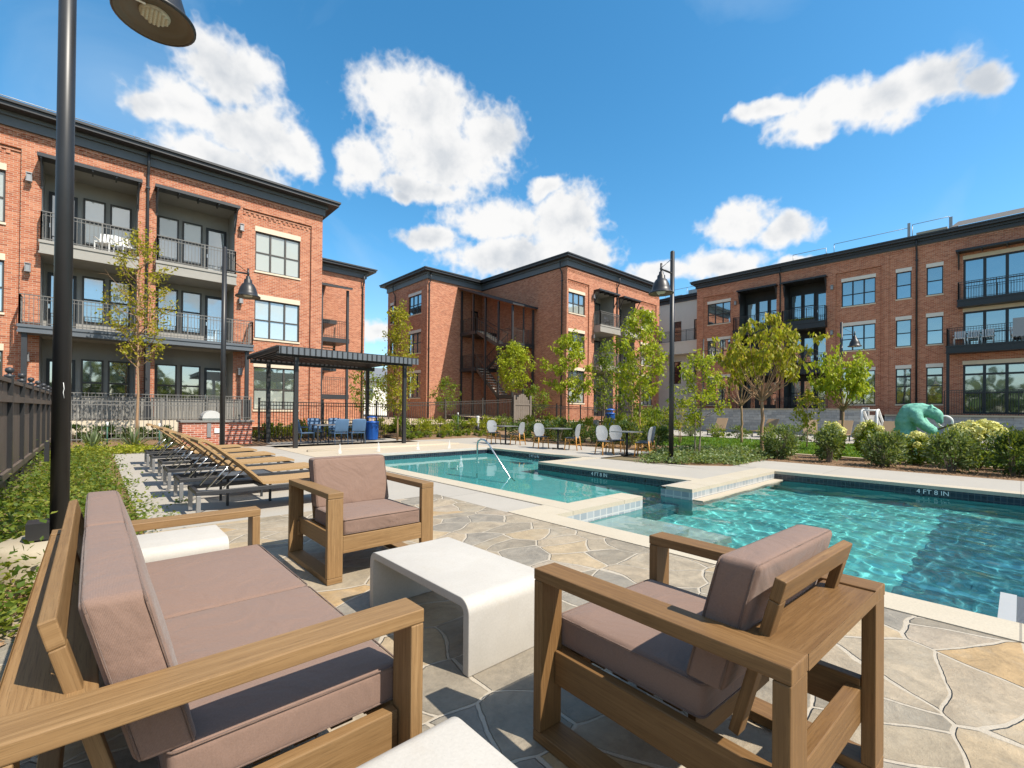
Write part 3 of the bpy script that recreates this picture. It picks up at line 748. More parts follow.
    def rail(s, pts, z, hgt, mat, parent, step=.115):
        b = s.mb()
        for (a, c), (d, e) in zip(pts, pts[1:]):
            L = math.hypot(d-a, e-c); n = max(1, int(L/step))
            b.bar((a, c, z+hgt), (d, e, z+hgt), .045, .03); b.bar((a, c, z+hgt-.13), (d, e, z+hgt-.13), .025, .02); b.bar((a, c, z+.09), (d, e, z+.09), .03, .025)
            for i in range(n+1):
                t_ = i/n; r = .022 if i % 14 == 0 or i == n else .0085
                x, y = a+(d-a)*t_, c+(e-c)*t_
                b.box((x-r, y-r, z+.0), (x+r, y+r, z+hgt-.01))
        return b.build('railing', mat, parent)
    def door(s, u0, u1, z0, z1, w, frame='black_frame', pane='pane_curtain'):
        b = s.mb()
        b.box((u0, w+.004, z0), (u0+.1, w+.05, z1)); b.box((u1-.1, w+.004, z0), (u1, w+.05, z1)); b.box((u0+.1, w+.004, z1-.12), (u1-.1, w+.05, z1)); b.box((u0+.1, w+.004, z0), (u1-.1, w+.05, z0+.25))
        o = b.build('door', frame, s.root)
        p = s.mb(); p.quad((u0+.1, w+.02, z0+.25), (u1-.1, w+.02, z0+.25), (u1-.1, w+.02, z1-.12), (u0+.1, w+.02, z1-.12)); p.build('pane', pane, o)
        h = s.mb(); h.box((u0+.03, w+.05, z0+.95), (u0+.07, w+.09, z0+1.12)); h.build('handle', 'steel', o)
    def glazing(s, u0, u1, z0, z1, w, n, frame, panes, transom=False):
        # framed windows standing on the recess's back wall
        g = (u1-u0)/n
        for i in range(n):
            a, c = u0+g*i+.07, u0+g*(i+1)-.07
            b = s.mb(); f = .06
            b.box((a, w+.004, z0), (a+f, w+.06, z1)); b.box((c-f, w+.004, z0), (c, w+.06, z1)); b.box((a+f, w+.004, z1-f), (c-f, w+.06, z1)); b.box((a+f, w+.004, z0), (c-f, w+.06, z0+f))
            zm = z0+(z1-z0)*.5; b.box((a+f, w+.004, zm-.035), (c-f, w+.055, zm+.035))
            if transom: zt = z0+(z1-z0)*.8; b.box((a+f, w+.004, zt-.05), (c-f, w+.055, zt+.05))
            o = b.build('window', frame, s.root)
            p = s.mb(); p.quad((a+f, w+.02, z0+f), (c-f, w+.02, z0+f), (c-f, w+.02, zm), (a+f, w+.02, zm)); p.build('pane', panes[1], o)
            p = s.mb(); p.quad((a+f, w+.022, zm), (c-f, w+.022, zm), (c-f, w+.022, z1-f), (a+f, w+.022, z1-f)); p.build('pane', panes[0], o)
    def sconce(s, u, z):
        b = s.mb(); b.box((u-.05, .004, z-.18), (u+.05, .03, z+.14)); b.bar((u, .03, z+.1), (u, .15, z+.14), .025, .025)
        b.box((u-.085, .07, z-.16), (u+.085, .24, z-.13)); b.box((u-.085, .07, z+.13), (u+.085, .24, z+.16))
        for a in (-.075, .06):
            for c in (.08, .215): b.box((u+a, c, z-.13), (u+a+.015, c+.015, z+.13))
        b.box((u-.055, .1, z-.13), (u+.055, .21, z+.1))
        b.build('wall_lamp', 'galvanised', s.root)
    def pipe(s, u, z0, z1, mat='dark_metal', w=.07):
        b = s.mb(); b.tube([(u, w, z0), (u, w, z1-.55), (u, w+.02, z1-.4), (u, w+.22, z1-.1), (u, w+.22, z1+.45)], .05, 8)
        for z in (z0+1, (z0+z1)/2, z1-1): b.box((u-.07, .003, z-.03), (u+.07, w+.06, z+.03))
        b.build('downpipe', mat, s.root)
    def course(s, u0, u1, z, mat='brick', n=None, w=0):
        b = s.mb(); k = int((u1-u0)/.22)
        for i in range(k): b.box((u0+i*.22, w-.02, z), (u0+i*.22+.11, w+.035, z+.13))
        b.box((u0, w-.02, z+.132), (u1, w+.045, z+.2)); b.build('brick_course', mat, s.root)
    def canopy(s, u0, u1, z, out=.55, mat='dark_metal'):
        b = s.mb(); b.box((u0-.1, .003, z), (u1+.1, out, z+.07)); b.box((u0-.1, out+.003, z-.03), (u1+.1, out+.04, z+.1))
        k = 5
        for i in range(k):
            u = u0+(u1-u0)*i/(k-1); b.bar((u, .01, z-.05), (u, out, z-.05), .05, .08)
        for u in (u0, u1): b.bar((u, .02, z-.95), (u, out-.05, z-.06), .05, .05); b.box((u-.03, .003, z-1.0), (u+.03, .04, z-.05))
        b.build('canopy', mat, s.root)
def roof(root, rects, zt, eave, over, mat='roof_dark', fmat='fascia_grey'):
    # fascia band over the brick, then a thin overhanging eave with a gutter lip
    o = None
    ox, oy = root.location.x, root.location.y
    b = MB(); f = MB()
    for (x0, y0, x1, y1) in rects:
        f.box((x0-.1-ox, y0-.1-oy, zt), (x1+.1-ox, y1+.1-oy, eave-.16))
        f.box((x0-.2-ox, y0-.2-oy, eave-.30), (x1+.2-ox, y1+.2-oy, eave-.161))
        b.box((x0-over-ox, y0-over-oy, eave-.157), (x1+over-ox, y1+over-oy, eave-.02)); b.box((x0-over-.07-ox, y0-over-.07-oy, eave-.018), (x1+over+.07-ox, y1+over+.07-oy, eave+.07))
    r = b.build('roof', mat, root); f.build('fascia', fmat, root)
    return r
def guard(root, pts, z, r, hgt=1.0):
    b = MB(); ox, oy = root.location.x, root.location.y
    for p, q in zip(pts, pts[1:]):
        P = Vector((p[0]-ox, p[1]-oy, z)); Q = Vector((q[0]-ox, q[1]-oy, z)); n = max(1, int((Q-P).length/2.2))
        b.tube([P+Vector((0, 0, hgt)), Q+Vector((0, 0, hgt))], .02, 5)
        for i in range(n+1): c = P.lerp(Q, i/n); b.tube([c, c+Vector((0, 0, hgt))], .02, 5)
    b.build('roof_guard', 'galvanised', r)

# ---------------- left building (faces the sun, its face runs along X at Y = 24.5)
LB = thing('apartment_building', 'sunlit orange brick apartment building with grey railed balconies behind the loungers', 'building', (0, 24.5, 0))
F = Fac(LB, (0, 24.5, 0), (1, 0, 0))
L0, L1 = -9.0, 8.75
baysA = (-1.52, 1.27); baysB = (1.88, 4.76)
winc = [(5.64, 7.68), (-4.55, -2.44)]
panels = [(5.08, 8.2, .55, 10.75, .1), (-5.1, -2.05, .55, 10.75, .1)]
F.wall(L0, L1, .3, 11.42, [(*baysA, .85, 10.52, .12), (*baysB, .85, 10.52, .12)] + panels, depth=.1)
zs = [(1.3, 3.35), (4.72, 6.6), (7.96, 9.85)]
for i, p in enumerate(panels):
    u0, u1 = winc[i]
    F.wall(p[0], p[1], p[2], p[3], [(u0, u1, a, b) for a, b in zs], w=-.1, name='wall')
    for k, (a, b) in enumerate(zs): F.window(u0, u1, a, b, 3, .48, w=-.1, panes=('pane_blind', 'pane_blind') if k else ('pane_mid', 'pane_blind'))
    F.course(p[0]+.02, p[1]-.02, 10.5, w=-.1)
for i, (a, b) in enumerate((baysA, baysB)):
    F.bay(a, b, .85, 10.52, 1.35, 'siding_grey')
    for fz in (.85, 4.26, 7.46):
        top = fz+2.5
        if i == 0:
            F.door(a+.12, a+.95, fz+.02, fz+2.4, -1.35, pane='pane_dark'); F.glazing(a+1.05, b-.08, fz+.55, fz+2.45, -1.35, 2, 'bronze_frame', ('pane_mid', 'pane_dark') if fz < 1 else ('pane_curtain', 'pane_blind'))
        else:
            F.glazing(a+.08, b-1.0, fz+.55, fz+2.45, -1.35, 2, 'bronze_frame', ('pane_mid', 'pane_dark') if fz < 1 else ('pane_blind', 'pane_curtain')); F.door(b-.92, b-.1, fz+.02, fz+2.4, -1.35)
    F.canopy(a, b, 10.48)
    F.balcony(a-.02, b+.02, 7.46, 6.98, .35, w0=-1.34)
    sl = F.mb(); sl.box((a+.01, -1.34, 4.0), (b-.01, -.01, 4.255)); sl.build('floor_slab', 'balcony_grey', LB)
F.balcony(-2.02, 5.42, 4.26, 3.98, .75, mat='fascia_grey', w0=.004)
for u in (-1.86, 1.62, 5.2):
    b = F.mb(); b.box((u-.075, .5, .55), (u+.075, .65, 3.978)); b.box((u-.12, .45, .55), (u+.12, .7, 1.3)); b.box((u-.11, .46, 1.3), (u+.11, .69, 1.6)); b.build('column', 'dark_metal', LB)
# raised patios at the foot: stone base and railing
b = F.mb(); b.box((-2.0, -1.3, .3), (5.4, .8, .83)); b.build('patio_base', 'limestone', LB)
F.rail([(-1.95, .74), (5.35, .74)], .83, 1.05, 'rail_grey', LB, .1)
b = F.mb()
for k in range(66): b.box((-1.9+k*.11, .60, .86), (-1.9+k*.11+.095, .63, 1.76))
b.build('patio_screen', 'balcony_grey', LB)
for u, zl in ((-1.84, (9.72, 6.42, 3.16)), (5.02, (9.76, 6.39, 3.06))):
    for z in zl: F.sconce(u, z)
F.pipe(1.58, .6, 11.5); F.course(L0, L1-.01, 11.15)
# plain remaining walls of the block
b = MB(); ox, oy = 0, 24.5
b.quad((L1, 0, .3), (L1, 14, .3), (L1, 14, 11.42), (L1, 0, 11.42)); b.quad((L0, 14, .3), (L0, 0, .3), (L0, 0, 11.42), (L0, 14, 11.42)); b.quad((L1, 14, .3), (L0, 14, .3), (L0, 14, 11.42), (L1, 14, 11.42)); b.build('wall', 'brick', LB)
# set-back wing behind the stair tower
F2 = Fac(LB, (0, 34, 0), (1, 0, 0)); F2.wall(8.76, 15.4, .3, 11.4, [], name='wall'); F2.pipe(15.2, .5, 11.2)
b = MB(); b.quad((15.4, 9.5, .3), (15.4, 20, .3), (15.4, 20, 11.4), (15.4, 9.5, 11.4)); b.build('wall', 'brick', LB)
rf = roof(LB, [(L0, 24.5, L1, 38.5), (8.9, 34, 15.4, 44)], 11.42, 12.05, .62)
guard(LB, [(-7, 26.2), (1.2, 26.2), (1.7, 26.2)], 12.1, rf, 1.15)

def stair_tower(root, x0, x1, yf, yb, zt_back, zt_front, levels, label_mat='dark_metal', base=.8):
    # open steel stair under a lean-to roof: posts, landings with railings, flights
    st = bpy.data.objects.new('stair_tower', None); col.objects.link(st); st.parent = root
    o = root.location
    def X(x, y, z): return (x-o.x, y-o.y, z)
    b = MB()
    ys = [yf+.1+(yb-yf-.3)*k/4 for k in range(5)]
    def ztop(y): return zt_front+(zt_back-zt_front)*(y-yf)/(yb-yf)
    for y in ys: b.box(X(x0, y-.07, base), X(x0+.14, y+.07, ztop(y)-.12))
    b.box(X(x1-.25, yf+.02, base), X(x1-.11, yf+.16, ztop(yf)-.12)); b.box(X((x0+x1)/2-.05, yf+.04, base), X((x0+x1)/2+.05, yf+.14, ztop(yf)-.12))
    b.build('post', label_mat, st)
    b = MB()
    P = [X(x0-.25, yf-.3, ztop(yf)-.12), X(x1-.02, yf-.3, ztop(yf)-.12), X(x1-.02, yb, zt_back), X(x0-.25, yb, zt_back)]
    Q = [Vector(p)+Vector((0, 0, .12)) for p in P]
    b.quad(*P); b.quad(*Q)
    for i in range(4): b.quad(P[i], P[(i+1) % 4], Q[(i+1) % 4], Q[i])
    n = 12
    for k in range(n+1):
        p = Q[0].lerp(Q[1], k/n); q = Q[3].lerp(Q[2], k/n); b.bar(p, q, .03, .06)
    b.build('stair_roof', 'roof_dark', st)
    G = Fac(root, (0, 0, 0), (1, 0, 0)); G.o = Vector((-o.x, -o.y, 0)); G.root = st
    for k, z in enumerate(levels):
        front = k % 2 == 0
        ya, yb_ = (yf+.05, yf+1.9) if front else (yb-2.2, yb-.02)
        b = MB(); b.box(X(x0+.02, ya, z-.28), X(x1-.05, yb_, z)); l = b.build('landing', 'dark_metal', st)
        G.rail([(x0+.06, -ya-.05), (x0+.06, -yb_+.05)], z, 1.1, 'bronze_frame', l, .12)
        G.rail([(x0+.06, -ya-.05), (x1-.1 if front else (x0+x1)/2, -ya-.05)], z, 1.1, 'bronze_frame', l, .12)
    for k, (za, zb) in enumerate(zip(levels, levels[1:])):
        up = k % 2 == 0
        y0, y1 = (yf+1.9, yb-2.2) if up else (yb-2.2, yf+1.9)
        xa, xb = (x0+.15, (x0+x1)/2-.05) if up else ((x0+x1)/2+.05, x1-.3)
        b = MB(); n = 10
        for i in range(n):
            y = y0+(y1-y0)*(i+.5)/n; z = za+(zb-za)*(i+.5)/n; b.box(X(xa, y-.14, z-.04), X(xb, y+.14, z))
        f = b.build('flight', 'pale_lintel', st)
        b = MB()
        for x in (xa, xb): b.bar(X(x, y0, za-.1), X(x, y1, zb-.1), .05, .26); b.bar(X(x, y0, za+1.0), X(x, y1, zb+1.0), .045, .045)
        for i in range(n):
            y = y0+(y1-y0)*(i+.5)/n; z = za+(zb-za)*(i+.5)/n; b.bar(X(xa, y, z), X(xa, y, z+1.0), .02, .02)
        b.build('stringer', 'bronze_frame', f)
    return st
stair_tower(LB, 8.8, 12.45, 29.6, 34, 10.3, 9.25, [2.3, 4.26, 5.95, 7.5], base=.6)

# ---------------- middle building
MBg = thing('apartment_building', 'L-shaped brick apartment building with an open stair tower in its corner', 'building', (26.1, 22.8, 0))
F = Fac(MBg, (0, 22.8, 0), (1, 0, 0))
zs = [(2.0, 4.5), (5.6, 7.4), (8.85, 10.4)]
pan = [(26.02+.15, 28.75, .6, 11.3, .1), (35.75, 38.7, .6, 11.3, .1)]
wn = [(26.4, 28.35), (36.25, 38.2)]
bay = [(29.4, 32.0), (32.75, 35.1)]
F.wall(26.1, 39.2, .5, 12.2, [(*b_, 1.0, 11.0, .12) for b_ in bay] + pan, depth=.1)
for p, (u0, u1) in zip(pan, wn):
    F.wall(p[0], p[1], p[2], p[3], [(u0, u1, a, b) for a, b in zs], w=-.1)
    for a, b in zs: F.window(u0, u1, a, b, 3, .48, w=-.1, panes=('pane_mid', 'pane_blind'))
    F.course(p[0]+.02, p[1]-.02, 11.05, w=-.1)
for i, (a, b) in enumerate(bay):
    F.bay(a, b, 1.0, 11.0, 1.35, 'siding_grey')
    for fz in (1.05, 5.0, 8.2):
        F.glazing(a+.08, b-1.0, fz+.5, fz+2.4, -1.35, 2, 'bronze_frame', ('pane_mid', 'pane_dark')); F.door(b-.92, b-.1, fz+.02, fz+2.35, -1.35, pane='pane_mid')
    F.canopy(a, b, 10.95)
    F.balcony(a-.05, b+.05, 8.2, 7.65, .65, w0=-1.34); F.balcony(a-.05, b+.05, 5.0, 4.6, .65, w0=-1.34)
    F.rail([(a, .5), (b, .5)], 1.0, 1.1, 'dark_metal', MBg)
for u, z in ((29.15, 10.45), (29.18, 7.32), (35.9, 10.5)): F.sconce(u, z)
F.pipe(32.4, .8, 12.2); F.course(26.1, 39.1, 11.9)
F = Fac(MBg, (26.1, 33, 0), (0, -1, 0)); F.wall(0, 10.2, .5, 12.2, []); F.pipe(9.75, .8, 12.2)
F = Fac(MBg, (0, 33, 0), (1, 0, 0)); F.wall(20.35, 26.1, .5, 12.4, [(24.9, 25.7, 8.15, 10.3, .2)]); F.door(24.9, 25.7, 8.15, 10.3, -.12, pane='pane_dark'); F.pipe(20.5, .7, 12.3)
F = Fac(MBg, (20.35, 44, 0), (0, -1, 0))
sw = [(4.6, 5.2, 9.3, 11.0), (7.95, 10.05, 9.55, 11.2), (7.95, 10.05, 6.2, 7.95), (4.6, 5.2, 6.0, 7.7), (7.95, 10.05, 2.4, 4.5)]
F.wall(4.1, 11, .5, 12.4, sw)
for a in sw: F.window(*a, cols=1 if a[1]-a[0] < 1.2 else 3, frame='black_frame', panes=('pane_dark', 'pane_dark'), lintel='pale_lintel')
F.pipe(5.6, .8, 12.2); F.course(7.6, 10.4, 11.55)
b = MB(); X = lambda x, y, z: (x-26.1, y-22.8, z)
b.quad(X(39.2, 22.8, .5), X(39.2, 44, .5), X(39.2, 44, 12.2), X(39.2, 22.8, 12.2)); b.quad(X(39.2, 44, .5), X(26, 44, .5), X(26, 44, 12.2), X(39.2, 44, 12.2)); b.quad(X(26, 39.9, .5), X(20.35, 39.9, .5), X(20.35, 39.9, 12.3), X(26, 39.9, 12.3)); b.build('wall', 'brick', MBg)
rf = roof(MBg, [(26.1, 22.8, 39.2, 44), (20.35, 33, 26.0, 39.9)], 12.25, 12.95, .55)
guard(MBg, [(31, 25), (39, 25)], 13.0, rf)
stair_tower(MBg, 23.65, 26.1, 26.1, 33, 11.95, 9.55, [2.6, 5.0, 6.65, 8.1], base=.8)

# ---------------- right building (in shade, its face runs along Y at X = 40); u = -y
RB = thing('apartment_building', 'long shaded red brick apartment building with black balconies above the far lawn', 'building', (40, 0, 0))
F = Fac(RB, (40, 0, 0), (0, -1, 0))
U0, U1 = -19.55, 14
zs = [(2.05, 4.42), (5.9, 7.68), (9.1, 10.9)]
pan = [(-18.95, -16.35, 1.4, 11.57, .1), (-9.1, -6.45, 1.4, 11.57, .1)]
wn = [(-18.62, -16.64), (-8.76, -6.8)]
bay = [(-15.86, -13.04), (-12.48, -9.7)]
sing = [(-5.68, -4.89), (-4.14, -3.35)]
big = [(-2.43, 1.3), (2.6, 6.3)]
bz = [(1.45, 4.48), (5.45, 7.75), (8.5, 11.02)]
holes = [(*b_, 1.36, 11.52, .12) for b_ in bay] + pan + [(a, b, c, d) for a, b in sing for c, d in zs] + [(a, b, c, d) for a, b in big for c, d in bz]
F.wall(U0, U1, .9, 12.42, holes, depth=.15)
for p, (u0, u1) in zip(pan, wn):
    F.wall(p[0], p[1], p[2], p[3], [(u0, u1, a, b) for a, b in zs], w=-.1)
    for a, b in zs: F.window(u0, u1, a, b, 3, .46, w=-.1, frame='black_frame', panes=('pane_mid' if a > 9 else 'pane_dark', 'pane_dark'), lintel='pale_lintel')
    F.course(p[0]+.02, p[1]-.02, 11.32, w=-.1)
for a, b in sing:
    for c, d in zs: F.window(a, b, c, d, 1, .5, frame='black_frame', panes=('pane_mid', 'pane_dark'), lintel='pale_lintel', transom=.78 if c < 3 else None)
for a, b in big:
    for c, d in bz:
        F.window(a, b, c, d, 4, .42, frame='black_frame', panes=('pane_mid' if c < 8 else 'pane_dark', 'pane_dark'), lintel='limestone', sill=None, fw=.1, transom=.8 if c < 3 else None)
    F.canopy(a-.2, b+.2, 11.42, .75, 'black_frame')
    F.balcony(a-.22, b+.3, 8.42, 7.98, .75, mat='black_frame', rail='black_paint')
    F.balcony(a-.7, b+.3, 5.62, 5.15, .95, mat='black_frame', rail='black_paint')
    for u in (a-.62, b+.2): b_ = F.mb(); b_.box((u-.07, .75, 1.36), (u+.07, .9, 5.15)); b_.build('column', 'black_frame', RB)
F.rail([(-3.2, .9), (8, .9)], 1.36, 1.5, 'black_paint', RB, .11)
for i, (a, b) in enumerate(bay):
    F.bay(a, b, 1.36, 11.52, 1.3)
    for fz in (1.4, 4.75, 8.2):
        if i == 0: F.door(a+.1, a+.9, fz+.02, fz+2.5, -1.3, pane='pane_curtain' if fz > 8 else 'pane_dark'); F.glazing(a+.98, b-.06, fz+.6, fz+2.55, -1.3, 2, 'black_frame', ('pane_mid', 'pane_dark'))
        else: F.glazing(a+.06, b-.98, fz+.6, fz+2.55, -1.3, 2, 'black_frame', ('pane_mid', 'pane_dark')); F.door(b-.9, b-.1, fz+.02, fz+2.5, -1.3, pane='pane_mid')
    F.canopy(a, b, 11.46, .4, 'black_frame')
    F.balcony(a-.3 if i == 0 else a, b if i == 0 else b+.1, 8.2, 7.72, .6, mat='black_frame', rail='black_paint', w0=-1.29)
    F.balcony(a-.05, b+.05, 4.75, 4.35, .6, mat='black_frame', rail='black_paint', w0=-1.29)
F.rail([(-19, .4), (-9.5, .4)], 1.36, 1.2, 'black_paint', RB, .11)
b = F.mb()
b.box((-12.35, .45, 8.2), (-10.2, .6, 8.38)); pl = b.build('planter_box', 'black_frame', RB)
b = MB(F.xf); rr = random.Random(5)
for k in range(160): b.leafq(Vector((rr.uniform(-12.3, -10.3), rr.uniform(.42, .66), 8.36+rr.uniform(0, .16))), .09, Vector((rr.uniform(-1, 1), rr.uniform(-1, 1), rr.uniform(.2, 1))), Vector((0, 0, 1)))
b.build('leaves', 'leaf_lime', pl)
for u, z in ((-9.3, 10.6), (-9.3, 7.3), (-16.15, 10.6), (-16.2, 7.4)): F.sconce(u, z)
F.pipe(-12.75, 1.4, 12.5, 'black_frame'); F.pipe(-4.62, 1.4, 12.5, 'black_frame'); F.course(U0, U1, 12.2)
b = F.mb(); b.box((-6.3, .003, .9), (-6.05, .05, 12.2)); b.build('pilaster', 'brick', RB)
b = F.mb(); b.quad((U0, -16, .9), (U0, 0, .9), (U0, 0, 12.42), (U0, -16, 12.42)); b.quad((U1, 0, .9), (U1, -16, .9), (U1, -16, 12.42), (U1, 0, 12.42)); b.build('wall', 'brick', RB)
rf = roof(RB, [(40, -14, 56, 19.55)], 12.46, 12.98, .4, fmat='roof_dark')
simple('shingle', (.10, .092, .082), .9, var=.35, scale=20, bump=.5)
b = MB()
b.quad((-.45, -14, 13.08), (-.45, 3.0, 13.08), (5, 3.0, 15.0), (5, -14, 15.0)); b.quad((-.45, 3.0, 13.08), (5, 3.0, 15.0), (5, 3.0, 13.0), (0, 3.0, 13.0)); b.quad((-.45, 9.5, 13.08), (-.45, 19.9, 13.08), (3.5, 19.9, 14.0), (3.5, 9.5, 14.0)); b.quad((-.45, 9.5, 13.08), (3.5, 9.5, 14.0), (3.5, 9.5, 13), (0, 9.5, 13))
b.build('shingle_slope', 'shingle', rf)
b = MB(); b.box((.9, 4.8, 13.05), (1.4, 7.4, 13.4)); b.box((.4, 3.2, 13.05), (.9, 4.7, 13.45)); b.build('parapet', 'cream_concrete', rf)
b = MB(); b.box((.35, 5.0, 13.05), (.4, 5.15, 14.2)); b.box((.35, 2.95, 13.05), (.4, 3.1, 14.0)); b.build('parapet', 'galvanised', rf)
guard(RB, [(40.4, 12.0), (40.4, 9.8)], 13.0, rf, .75); guard(RB, [(40.4, 9.3), (40.4, 5.1)], 13.05, rf, .85); guard(RB, [(40.4, 4.9), (40.4, 3.1)], 13.05, rf, 1.0)

# ---------------- white stucco block glimpsed between the two
SB = thing('stucco_building', 'white stucco building with a dark balcony glimpsed between the two brick buildings', 'building', (43, 24, 0))
F = Fac(SB, (43, 30, 0), (0, -1, 0))
hs = [(6.6, 7.4, 8.3, 10.4), (8.7, 10.4, 8.3, 10.4), (8.7, 10.4, 4.2, 6.4), (6.6, 7.4, 4.2, 6.4), (3.4, 4.0, 7.6, 9.6)]
F.wall(4.7, 12, .9, 12.3, [h for h in hs if h[0] > 4.7], 'stucco'); F.wall(-8, 4.7, .9, 12.3, [h for h in hs if h[0] < 4.7], 'stucco_white', w=.05)
for h in hs: F.window(*h, cols=1 if h[1]-h[0] < 1 else 2, frame='black_frame', panes=('pane_dark', 'pane_dark'), lintel=None, sill=None, w=0)
F.balcony(5.2, 11, 8.2, 7.0, 1.2, mat='stucco', rail='black_paint'); F.pipe(11.6, 1, 12)
b = MB(); b.quad((0, 14, .9), (0, 14, 12.3), (14, 14, 12.3), (14, 14, .9)); b.quad((14, -6, .9), (14, 14, .9), (14, 14, 12.3), (14, -6, 12.3)); b.build('wall', 'stucco', SB)
rf = roof(SB, [(43, 18, 57, 38)], 12.3, 12.75, .5)
b = MB(); b.box((1, -3.2, 12.8), (2.2, -1.6, 13.6)); b.box((1, -.9, 12.8), (2.2, .8, 13.3)); b.build('roof_unit', 'galvanised', rf); guard(SB, [(43.6, 27), (43.6, 20)], 12.8, rf, 1.0)

# ---------------- far house in the gap between left and middle buildings
FH = thing('far_house', 'pale house with a grey roof far behind, in the gap between the brick buildings', 'house', (38, 84, 0))
b = MB(); b.box((-8, -5, 0), (14, 8, 6.5)); b.build('wall', 'stucco', FH)
b = MB(); b.quad((-8.8, -5.8, 6.5), (14.8, -5.8, 6.5), (14.8, 1.5, 9.6), (-8.8, 1.5, 9.6)); b.quad((14.8, 8.8, 6.5), (-8.8, 8.8, 6.5), (-8.8, 1.5, 9.6), (14.8, 1.5, 9.6)); b.quad((-8.8, -5.8, 6.5), (-8.8, 1.5, 9.6), (-8.8, 8.8, 6.5), (-8.8, 8.8, 6.5)); b.build('roof', 'galvanised', FH)
for k in range(5):
    b = MB(); b.box((-6+k*4, -5.06, 3.4), (-4.4+k*4, -5.003, 5.4)); b.build('window', 'pane_dark', FH)

# ------------------------------------------------------------------ fences
FN = thing('board_fence', 'weathered brown board fence with ball capped posts on the left of the planting', 'fence', (-.95, 0, 0))
rr = random.Random(11)
b = MB(); y = 2.2
while y < 20.2:
    b.bar((-.03+rr.uniform(-.004, .004), y, .04), (-.03+rr.uniform(-.004, .004), y, 1.70+rr.uniform(-.006, .006)), .138, .02, (1, 0, 0)); y += .142
b.build('board_panel', 'fence_wood', FN, bevel=.003)
b = MB()
for z in (.35, 1.46): b.bar((.012, 2.2, z), (.012, 20.2, z), .045, .1)
b.bar((-.02, 2.2, 1.735), (-.02, 20.2, 1.735), .075, .06); b.build('rail', 'fence_wood', FN)
y = 2.2+.1
while y < 20.4:
    b = MB(); b.box((-.05, y-.045, 0), (.035, y+.045, 1.80)); p = b.build('post', 'black_paint', FN)
    c = MB(); c.lathe([(.06, 1.80), (.065, 1.825), (.025, 1.84), (.025, 1.855), (.042, 1.868), (.055, 1.90), (.042, 1.935), (.0, 1.95)], (-.008, y, 0), 14); c.build('ball_cap', 'dark_metal', p); y += 1.62

def picket(name, label, pts, hgt, mat, group, step=.105, ball=True, postgap=2.4):
    root = thing(name, label, 'fence', pts[0], 0, group); o = Vector(pts[0])
    pk = MB(); rl = MB()
    for p, q in zip(pts, pts[1:]):
        P = Vector(p)-o; Q = Vector(q)-o; L = (Q-P).length; n = int(L/step)
        for i in range(1, n): c = P.lerp(Q, i/n); pk.box((c.x-.009, c.y-.009, c.z+.05), (c.x+.009, c.y+.009, c.z+hgt))
        for z in (.14, hgt-.16, hgt-.03): rl.bar(P+Vector((0, 0, z)), Q+Vector((0, 0, z)), .03, .035)
        m = max(1, round(L/postgap))
        for i in range(m+1):
            c = P.lerp(Q, i/m)
            if i == 0 and p != pts[0]: continue
            b = MB(); b.box((c.x-.035, c.y-.035, c.z), (c.x+.035, c.y+.035, c.z+hgt+.1)); b.box((c.x-.045, c.y-.045, c.z+hgt+.1), (c.x+.045, c.y+.045, c.z+hgt+.13)); b.build('post', mat, root)
    pk.build('picket_panel', mat, root); rl.build('rail', mat, root)
    return root
picket('picket_fence', 'black steel picket fence behind the pergola and brick grill', [(4.9, 20.45, 0), (9.9, 20.45, 0), (11.2, 20.45, 0)], 1.65, 'black_paint', None)
picket('picket_fence', 'black steel picket fence in front of the left building patio', [(-.7, 22.4, .05), (4.6, 22.4, .05)], 1.55, 'rail_grey', None, .13)
picket('picket_fence', 'brown railed fence stepping up behind the yellow flowering bushes', [(11.3, 20.5, .1), (13.8, 20.5, .2), (16.4, 20.6, .32), (18.7, 20.6, .45)], 1.62, 'bronze_frame', None, .12)
picket('picket_fence', 'low dark picket fence right of the arched gate, below the sunlit brick wall', [(20.2, 20.6, .4), (30, 20.6, .2), (36, 19.5, .2)], 1.4, 'black_paint', None, .12)
g = thing('arched_gate', 'weathered grey board gate with an arched top in the picket fence', 'gate', (18.75, 20.5, .35))
b = MB()
for k in range(8):
    x = .08+k*.15; h_ = 1.6+.46*math.sin(math.pi*(k+.5)/8); b.bar((x+.07, 0, .1), (x+.07, 0, h_), .14, .03, (0, 1, 0))
b.build('board_panel', 'wood_grey', g)
for x in (0, 1.36): b = MB(); b.box((x-.06, -.06, -.3), (x+.06, .06, 1.95)); b.build('post', 'wood_grey', g)
b = MB(); b.bar((.06, -.03, .5), (1.3, -.03, .5), .03, .1); b.bar((.06, -.03, 1.4), (1.3, -.03, 1.4), .03, .1); b.build('rail', 'wood_grey', g)
